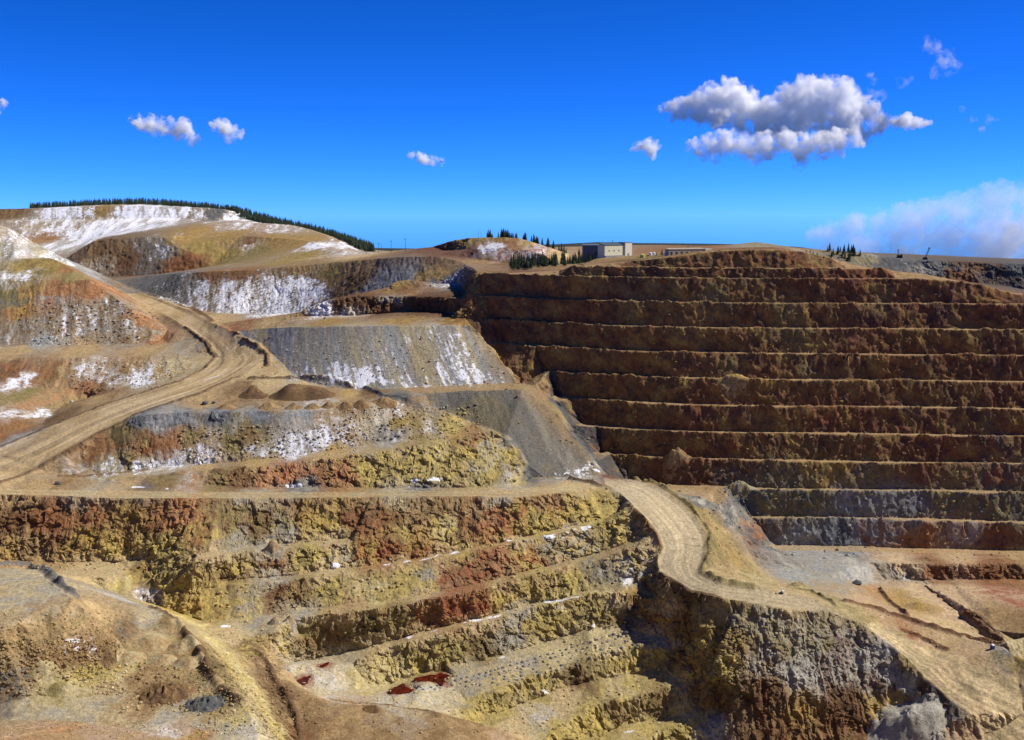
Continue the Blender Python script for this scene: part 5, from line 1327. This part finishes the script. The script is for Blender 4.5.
heap('rock_heap', 60, 695, 74, 4.0, 'paley', 'olive', 'pale yellow green heap at the foot of the foreground slope', 'rock heap', None, .35, .25)
heap('rock_heap', 912, 740, 84, 9.0, 'pgrey', 'grey', 'pale grey talus heap below the ridge at bottom right', 'rock heap', None, .6, .2)
heap('rock_heap', 372, 712, 24, 3.0, 'brown', 'dbrown', 'small dark brown heap on the edge of the pale pool bench', 'rock heap', None, .6, .1)
heap('rock_heap', 800, 587, 28, 3.4, 'sand', 'olive', 'sandy heap beside the ramp road behind the lighting trailer', 'rock heap', None, .6, .15)
heap('rock_heap', 925, 610, 52, 3.5, 'lbrown', 'ochre', 'low orange brown heap on the right pit floor beside a dark windrow', 'rock heap', None, .5, .3)
heap('rock_heap', 289, 622, 16, 3.6, 'grey', 'lbrown', 'small grey scree cone at the foot of the third bench, right of its twin', 'rock heap', None, .6, .1)
heap('rock_heap', 274, 624, 18, 4.0, 'grey', 'lbrown', 'small grey scree cone at the foot of the third bench, left of its twin', 'rock heap', None, .6, .1)
heap('rock_heap', 272, 550, 26, 5.0, 'grey', 'lbrown', 'grey brown scree cone spilling onto the first bench below the road', 'rock heap', None, .6, .1)

for px, py, wpx, h, c1, c2, lab in ((677, 460, 34, 9, 'lbrown', 'brown', 'tan slump of rock on the eighth bench of the far wall, above the ramp top'), (735, 384, 40, 5, 'ochre', 'lbrown', 'low ochre slump of rock on a middle bench of the far wall'),
                                    
                                    (740, 491, 38, 7, 'grey', 'olive', 'grey slump of rock on the bench beside the ramp top'), (850, 377, 40, 4, 'brown', 'drust', 'low rust brown slump of rock on a middle bench of the far wall at right')):
    heap('rock_heap', px, py, wpx, h, c1, c2, lab, 'rock heap', None, .35, .35)

# ------------------------------------------------------------------ stones
def rock_verts(r_, seed):
    q = random.Random(seed)
    t = (1 + 5 ** .5) / 2
    base = [(-1, t, 0), (1, t, 0), (-1, -t, 0), (1, -t, 0), (0, -1, t), (0, 1, t), (0, -1, -t), (0, 1, -t), (t, 0, -1), (t, 0, 1), (-t, 0, -1), (-t, 0, 1)]
    sx_, sy_, sz_ = q.uniform(.7, 1.3), q.uniform(.7, 1.3), q.uniform(.5, .9)
    return [(x * sx_ * r_ * .53 * q.uniform(.75, 1.2), y * sy_ * r_ * .53 * q.uniform(.75, 1.2), z * sz_ * r_ * .53 * q.uniform(.75, 1.2)) for x, y, z in base]


ROCKF = [(0, 11, 5), (0, 5, 1), (0, 1, 7), (0, 7, 10), (0, 10, 11), (1, 5, 9), (5, 11, 4), (11, 10, 2), (10, 7, 6), (7, 1, 8), (3, 9, 4), (3, 4, 2), (3, 2, 6), (3, 6, 8), (3, 8, 9), (4, 9, 5), (2, 4, 11), (6, 2, 10), (8, 6, 7), (9, 8, 1)]
AREAS = [(0, 640, 120, 695, 1100, .35, 1.2), (0, 612, 130, 660, 500, .3, .9), (20, 300, 165, 345, 500, .6, 1.8), (70, 362, 180, 390, 300, .6, 1.6), (180, 425, 360, 460, 500, .5, 1.6), (340, 405, 480, 440, 500, .5, 1.5),
         (700, 625, 745, 685, 420, .6, 1.6), (210, 640, 280, 735, 700, .3, .9), (120, 660, 235, 715, 700, .3, 1.2), (0, 535, 200, 570, 250, .5, 1.6), (200, 540, 640, 640, 1100, .4, 1.4), (360, 640, 690, 735, 800, .3, 1.1),
         (260, 640, 330, 735, 350, .3, 1.0), (690, 480, 800, 600, 450, .25, .7), (860, 560, 1020, 660, 500, .25, .7), (560, 430, 1020, 560, 700, .6, 1.8), (480, 250, 1020, 430, 600, .5, 1.5), (740, 625, 880, 730, 500, .4, 1.4),
         (0, 722, 220, 739, 300, .25, .7), (240, 335, 510, 385, 350, .5, 1.2), (100, 270, 480, 320, 400, .7, 2.0)]
rv, rf, rc = [], [], []
q_ = random.Random(9)
pts_, rad_ = [], []
for x0, y0, x1, y1, n, r0, r1 in AREAS:
    for k in range(n):
        h = hit(q_.uniform(x0, x1), q_.uniform(y0, y1))
        if h is None or h[1] > 1800:
            continue
        pts_.append(h); rad_.append(r0 + (r1 - r0) * q_.random() ** 3)
pts_ = np.array(pts_)
onroad = np.zeros(len(pts_), bool)
for l_, r__ in ROADS.values():
    onroad |= inpoly(pts_[:, :2], np.concatenate([LINES[l_], LINES[r__][::-1]]))
rad_ = np.array(rad_)[~onroad]; pts_ = pts_[~onroad]
ca_, cb_ = soil_at(pts_)
for k, (p, r_) in enumerate(zip(pts_, rad_)):
    b = len(rv)
    vs = rock_verts(r_, k)
    c = (ca_[k] if q_.random() < .5 else cb_[k]) * q_.uniform(.95, 1.4)
    rv += [(x + p[0], y + p[1], z + p[2] + r_ * .2) for x, y, z in vs]
    rf += [tuple(i + b for i in f) for f in ROCKF]
    rc += [c] * 12
o = soil_mesh('rubble', rv, rf, np.clip(np.array(rc), .01, .7), None, False)
o['kind'] = 'stuff'
o['label'] = 'loose stones scattered over the slopes and benches of the pit'
for px, py, r_, lab in ((205, 404, 3.0, 'large dark grey boulder on the terrace, left of the dirt piles'), (214, 403, 2.0, 'smaller dark boulder just right of the large one on the terrace'), (857, 584, 3.2, 'black boulder on the grey slope above the ramp end'),
                        (626, 633, 2.2, 'dark boulder at the far end of the drilled bench'), (72, 402, 2.2, 'pale boulder on the bank above the haul road'), (58, 484, 2.6, 'dark boulder beside the junction of haul road and bench road')):
    p = hit(px, py)
    vs = [(x + p[0], y + p[1], z + p[2] + r_ * .25) for x, y, z in rock_verts(r_, px)]
    o = soil_mesh('boulder', vs, ROCKF, np.tile(np.array(PAL['slate' if 'dark' in lab or 'black' in lab else 'pgrey']), (12, 1)), None, False)
    tag(o, lab, 'boulder')

# ------------------------------------------------------------------ drill cuttings on the bench being prepared for blasting
def cutting(p, r_):
    vs, fs = [], []
    n = 9
    for i, (rr, zz) in enumerate(((1, -.12), (.72, .3), (.34, .62), (.12, .52))):
        for j in range(n):
            a = 2 * math.pi * (j + .5 * i) / n
            vs.append((p[0] + r_ * rr * math.cos(a) * 1.15, p[1] + r_ * rr * math.sin(a), p[2] + r_ * zz))
    for i in range(3):
        for j in range(n):
            fs.append((i * n + j, i * n + (j + 1) % n, (i + 1) * n + (j + 1) % n, (i + 1) * n + j))
    fs.append(tuple(3 * n + j for j in range(n)))
    o = soil_mesh('drill_cuttings', vs, fs, np.tile(np.array((.15, .15, .15)) * q_.uniform(.8, 1.3), (len(vs), 1)))
    tag(o, 'small grey cone of drill cuttings in the rows dotted over the pale bench', 'drill cuttings', 'drill cuttings on the bench')


rows = [((424, 689), (627, 630), 34), ((434, 690), (634, 633), 32), ((452, 690), (640, 637), 15), ((478, 686), (650, 639), 13), ((500, 684), (655, 641), 9)]
for (x0, y0), (x1, y1), n in rows:
    for k in range(n):
        t = (k + q_.uniform(-.18, .18)) / (n - 1)
        h = hit(x0 + (x1 - x0) * t, y0 + (y1 - y0) * t + 5 * math.sin(math.pi * min(max(t, 0), 1)) * .35 + q_.uniform(-.5, .5))
        if h is not None:
            cutting(h, q_.uniform(.8, 1.25))

# ------------------------------------------------------------------ rust-red water standing on the bench
def pool_material():
    m, nt, bs = new_mat('iron_water')
    bs.inputs['Roughness'].default_value = .25
    tc = node(nt, 'ShaderNodeNewGeometry')
    nz = node(nt, 'ShaderNodeTexNoise')
    nz.inputs['Scale'].default_value = .35
    nt.links.new(tc.outputs['Position'], nz.inputs['Vector'])
    cr = node(nt, 'ShaderNodeValToRGB')
    cr.color_ramp.elements[0].color = (.022, .002, .001, 1); cr.color_ramp.elements[0].position = .35
    cr.color_ramp.elements[1].color = (.13, .010, .004, 1); cr.color_ramp.elements[1].position = .7
    nt.links.new(nz.outputs['Fac'], cr.inputs['Fac'])
    nt.links.new(cr.outputs['Color'], bs.inputs['Base Color'])
    return m


M_pool = pool_material()
for P2, z in POOLS:
    n = len(P2)
    c = P2.mean(0)
    ring = []
    for i in range(n):
        for t in (0, .34, .67):
            q = P2[i] * (1 - t) + P2[(i + 1) % n] * t
            q = c + (q - c) * (1 + .38 * float(noise(np.array([[q[0] / 2.5, q[1] / 2.5, 3.3]]), 5)[0]))
            ring.append(q)
    m_ = len(ring)
    vs = [tuple(q) for q in ring] + [(q[0], q[1], q[2] - 1.2) for q in ring]
    me = bpy.data.meshes.new('red_pool')
    me.from_pydata(vs, [], [tuple(range(m_))] + [(i, m_ + i, m_ + (i + 1) % m_, (i + 1) % m_) for i in range(m_)])
    me.materials.append(M_pool)
    o = bpy.data.objects.new('red_pool', me)
    o['kind'] = 'structure'
    COL.objects.link(o)
print('things', round(time.time() - T0, 1))



# ------------------------------------------------------------------ clouds
def cloud_material(name, dens, scale, lo, hi):
    m = bpy.data.materials.new(name)
    m.use_nodes = True
    nt = m.node_tree
    for n_ in list(nt.nodes):
        if n_.type != 'OUTPUT_MATERIAL':
            nt.nodes.remove(n_)
    out = [n_ for n_ in nt.nodes if n_.type == 'OUTPUT_MATERIAL'][0]
    pv = node(nt, 'ShaderNodeVolumePrincipled')
    pv.inputs['Color'].default_value = (1, 1, 1, 1)
    pv.inputs['Anisotropy'].default_value = .0
    geo = node(nt, 'ShaderNodeNewGeometry')
    nz = node(nt, 'ShaderNodeTexNoise')
    nz.inputs['Scale'].default_value = scale; nz.inputs['Detail'].default_value = 6; nz.inputs['Roughness'].default_value = .62
    nt.links.new(geo.outputs['Position'], nz.inputs['Vector'])
    mr = node(nt, 'ShaderNodeMapRange')
    mr.inputs['From Min'].default_value = lo; mr.inputs['From Max'].default_value = hi
    mr.inputs['To Min'].default_value = 0; mr.inputs['To Max'].default_value = dens
    nt.links.new(nz.outputs['Fac'], mr.inputs['Value'])
    nt.links.new(mr.outputs['Result'], pv.inputs['Density'])
    nt.links.new(pv.outputs['Volume'], out.inputs['Volume'])
    return m


def cloud_hull(name, puffs, D, mat, k, amp, seed):
    q = random.Random(seed)
    mpp = D / F
    b = MB()
    for px, py, r in puffs:
        c = ray(px, py) * (D / ray(px, py)[1])
        c[1] += q.uniform(-.4, .4) * r * mpp
        r = (r * k + (k - 1) * 3) * mpp
        if r < .8 * mpp:
            continue
        b.add([(c[0] + x * r, c[1] + y * r * .65, c[2] + z * r * .92) for x, y, z in ICO_V], ICO_F)
    o = b.build(name, mat)
    md = o.modifiers.new('union', 'REMESH')
    md.mode = 'VOXEL'
    md.voxel_size = 1.1 * mpp
    me = bpy.data.meshes.new_from_object(o.evaluated_get(bpy.context.evaluated_depsgraph_get()))
    o.modifiers.clear()
    o.data = me
    me.name = name
    n_ = len(me.vertices)
    co = np.empty(n_ * 3, np.float32); me.vertices.foreach_get('co', co); co = co.reshape(-1, 3).astype(float)
    no = np.empty(n_ * 3, np.float32); me.vertices.foreach_get('normal', no); no = no.reshape(-1, 3)
    dsp = amp * mpp * (8 * fbm(co / (mpp * 12), 2, 201) + 8 * fbm(co / (mpp * 5), 4, 205, .65))
    co = co + no * dsp[:, None]
    me.vertices.foreach_set('co', co.astype(np.float32).ravel())
    me.update()
    if not me.materials:
        me.materials.append(mat)
    return o


def cloud(puffs, D, mats, label, amp=1.0, seed=0):
    big_ = max(r for _, _, r in puffs)
    o = cloud_hull('cloud', puffs, D, mats[0], 1.15, amp, seed)
    for k, m in ((.86, mats[1]), (.58, mats[2])):
        if m is not None and big_ * k > 3:
            c = cloud_hull('cloud_core', puffs, D, m, k, amp, seed)
            c.parent = o
    return tag(o, label, 'cloud')


_bm = bpy.data.meshes.new('ico')
import bmesh
_b = bmesh.new(); bmesh.ops.create_icosphere(_b, subdivisions=2, radius=1); _b.to_mesh(_bm); _b.free()
ICO_V = [tuple(v.co) for v in _bm.vertices]; ICO_F = [tuple(f.vertices) for f in _bm.polygons]
CM = (cloud_material('cloud_edge_vapour', .024, .012, .445, .62), cloud_material('cloud_vapour', .030, .011, .40, .57), cloud_material('cloud_core_vapour', .03, .009, .36, .55))
CT = (cloud_material('thin_cloud_edge_vapour', .007, .012, .46, .75), cloud_material('thin_cloud_vapour', .008, .012, .44, .66), None)
CB = (cloud_material('cloud_bank_edge_vapour', .0026, .0035, .40, .62), cloud_material('cloud_bank_vapour', .0018, .004, .36, .6), None)
main_cloud = cloud([(660,109,4),(666,108,6),(675,110,9),(688,106,11),(700,102,13),(715,100,17),(732,97,18),(745,108,17),(718,114,15),(700,113,11),(685,113,8),(760,115,17),(775,112,17),(790,98,15),(808,92,16),(825,90,15),(842,96,15),(858,105,14),(872,112,12),(882,120,9),(845,113,17),(820,110,19),(800,118,19),(780,125,15),(850,127,14),(760,126,12),(830,128,14),(865,136,9),(740,122,10),(876,128,8)], 9000, CM, 'largest white cumulus cloud, broad and two layered, over the terraced wall', seed=1)
deck = cloud_hull('lower_deck', [(x, y, r * .83) for x, y, r in [(690,148,7),(698,149,10),(710,146,14),(726,144,15),(745,147,14),(765,146,15),(785,143,15),(803,146,15),(820,144,16),(838,140,15),(852,136,12),(800,156,10),(755,156,9),(770,152,10),(715,153,9),(694,160,5),(706,159,4),(835,150,9),(860,142,7)]], 7400, CM[0], 1.15, 1.0, 31)
deck.parent = main_cloud
core = cloud_hull('lower_deck_core', [(x, y, r * .83) for x, y, r in [(698,149,10),(710,146,14),(726,144,15),(745,147,14),(765,146,15),(785,143,15),(803,146,15),(820,144,16),(838,140,15),(852,136,12),(800,156,10),(770,152,10)]], 7400, CM[1], .86, 1.0, 31)
core.parent = deck
cloud([(900,120,7),(907,121,9),(916,123,7),(926,124,4)], 9000, CM, 'small white cloud just right of the largest cloud', seed=2)
cloud([(637,147,5),(645,147,7),(653,149,6)], 6500, CM, 'small oval white cloud just left of the largest cloud', seed=3)
cloud([(928,44,5),(936,50,7),(945,58,9),(946,67,10),(955,64,7),(934,72,5)], 9000, CT, 'ragged white cloud at the upper right of the sky', seed=4)
cloud([(870,76,4),(874,82,4),(866,92,5),(872,97,4),(880,96,4)], 9000, CT, 'thin wisp of cloud above the right end of the largest cloud', seed=5)
cloud([(898,80,3),(905,81,4),(910,77,3)], 9000, CT, 'faint small wisp below left of the ragged upper right cloud', seed=6)
cloud([(132,120,5),(140,122,8),(152,125,9),(165,127,9),(180,130,11),(191,134,7)], 9000, CM, 'elongated white cloud above the far snowy hill, left of its smaller twin', seed=7)
cloud([(215,127,5),(223,129,8),(232,132,8),(239,135,4)], 9000, CM, 'small white cloud right of the elongated cloud on the left', seed=8)
cloud([(413,156,4),(422,158,6),(432,160,6),(442,162,4)], 9000, CM, 'small lone white cloud in the middle of the sky above the dip in the skyline', seed=9)
cloud([(-4,103,7),(1,103,5)], 9000, CM, 'small white cloud cut by the left edge of the photo', seed=10)
cloud([(962,113,3),(972,118,3),(990,121,5),(996,121,4),(985,128,3)], 9000, CT, 'faint short wisp near the right edge of the sky, below the ragged cloud', seed=11)
cloud([(815,238,10),(835,232,14),(855,228,16),(880,226,18),(905,222,20),(930,215,18),(955,212,20),(985,206,22),(1012,203,22),(1040,208,26),(830,252,18),(865,248,22),(905,248,26),(945,245,30),(990,245,34),(1035,245,36),(1075,240,36),(1110,235,34)], 14000, CB, 'pale hazy cloud bank low on the right horizon', seed=12)

# ------------------------------------------------------------------ light and sky
SKY_G = 1.25
SKY_T = (.10, .332, .75, 1)
SKY_R = 1.7
SUN_EL, SUN_AZ = R(45.5), R(85)       # azimuth measured from the view direction towards the right
sdir = Vector((math.cos(SUN_EL) * math.sin(SUN_AZ), math.cos(SUN_EL) * math.cos(SUN_AZ), math.sin(SUN_EL)))
sl = bpy.data.lights.new('sun', 'SUN')
sl.energy = 5.0
sl.angle = R(.5)
sl.color = (1, .93, .82)
so = bpy.data.objects.new('sun', sl)
so.rotation_euler = sdir.to_track_quat('Z', 'Y').to_euler()
COL.objects.link(so)
w = bpy.data.worlds.new('World')
scene.world = w
w.use_nodes = True
nt = w.node_tree
sky = nt.nodes.new('ShaderNodeTexSky')
sky.sky_type = 'NISHITA'
sky.sun_disc = False
sky.sun_elevation = SUN_EL
sky.sun_rotation = SUN_AZ
sky.altitude = 3000
sky.air_density = 0.6
sky.dust_density = 0.2
sky.ozone_density = 4.0
bg = nt.nodes['Background']
gm = nt.nodes.new('ShaderNodeGamma'); gm.inputs['Gamma'].default_value = SKY_G
tn = nt.nodes.new('ShaderNodeMix'); tn.data_type = 'RGBA'; tn.blend_type = 'MULTIPLY'
tn.inputs['Factor'].default_value = 1
tn.inputs['B'].default_value = SKY_T
sx = nt.nodes.new('ShaderNodeSeparateColor'); cx_ = nt.nodes.new('ShaderNodeCombineColor')
pw = nt.nodes.new('ShaderNodeMath'); pw.operation = 'POWER'; pw.inputs[1].default_value = 1.65
ml = nt.nodes.new('ShaderNodeMath'); ml.operation = 'MULTIPLY'; ml.inputs[1].default_value = SKY_R
nt.links.new(sky.outputs['Color'], gm.inputs['Color'])
nt.links.new(gm.outputs['Color'], tn.inputs['A'])
bg.inputs['Strength'].default_value = 0.13
nt.links.new(tn.outputs['Result'], sx.inputs['Color'])
nt.links.new(sx.outputs['Red'], pw.inputs[0]); nt.links.new(pw.outputs[0], ml.inputs[0])
nt.links.new(ml.outputs[0], cx_.inputs['Red']); nt.links.new(sx.outputs['Green'], cx_.inputs['Green']); nt.links.new(sx.outputs['Blue'], cx_.inputs['Blue'])
nt.links.new(cx_.outputs['Color'], bg.inputs['Color'])
scene.view_settings.view_transform = 'Standard'
scene.view_settings.look = 'None'
scene.view_settings.exposure = .35
scene.view_settings.gamma = 1
scene.cycles.max_bounces = 6
scene.cycles.diffuse_bounces = 4
scene.cycles.use_denoising = True
scene.cycles.volume_bounces = 40
scene.cycles.max_bounces = 44
scene.cycles.volume_step_rate = .5
print('done', round(time.time() - T0, 1))
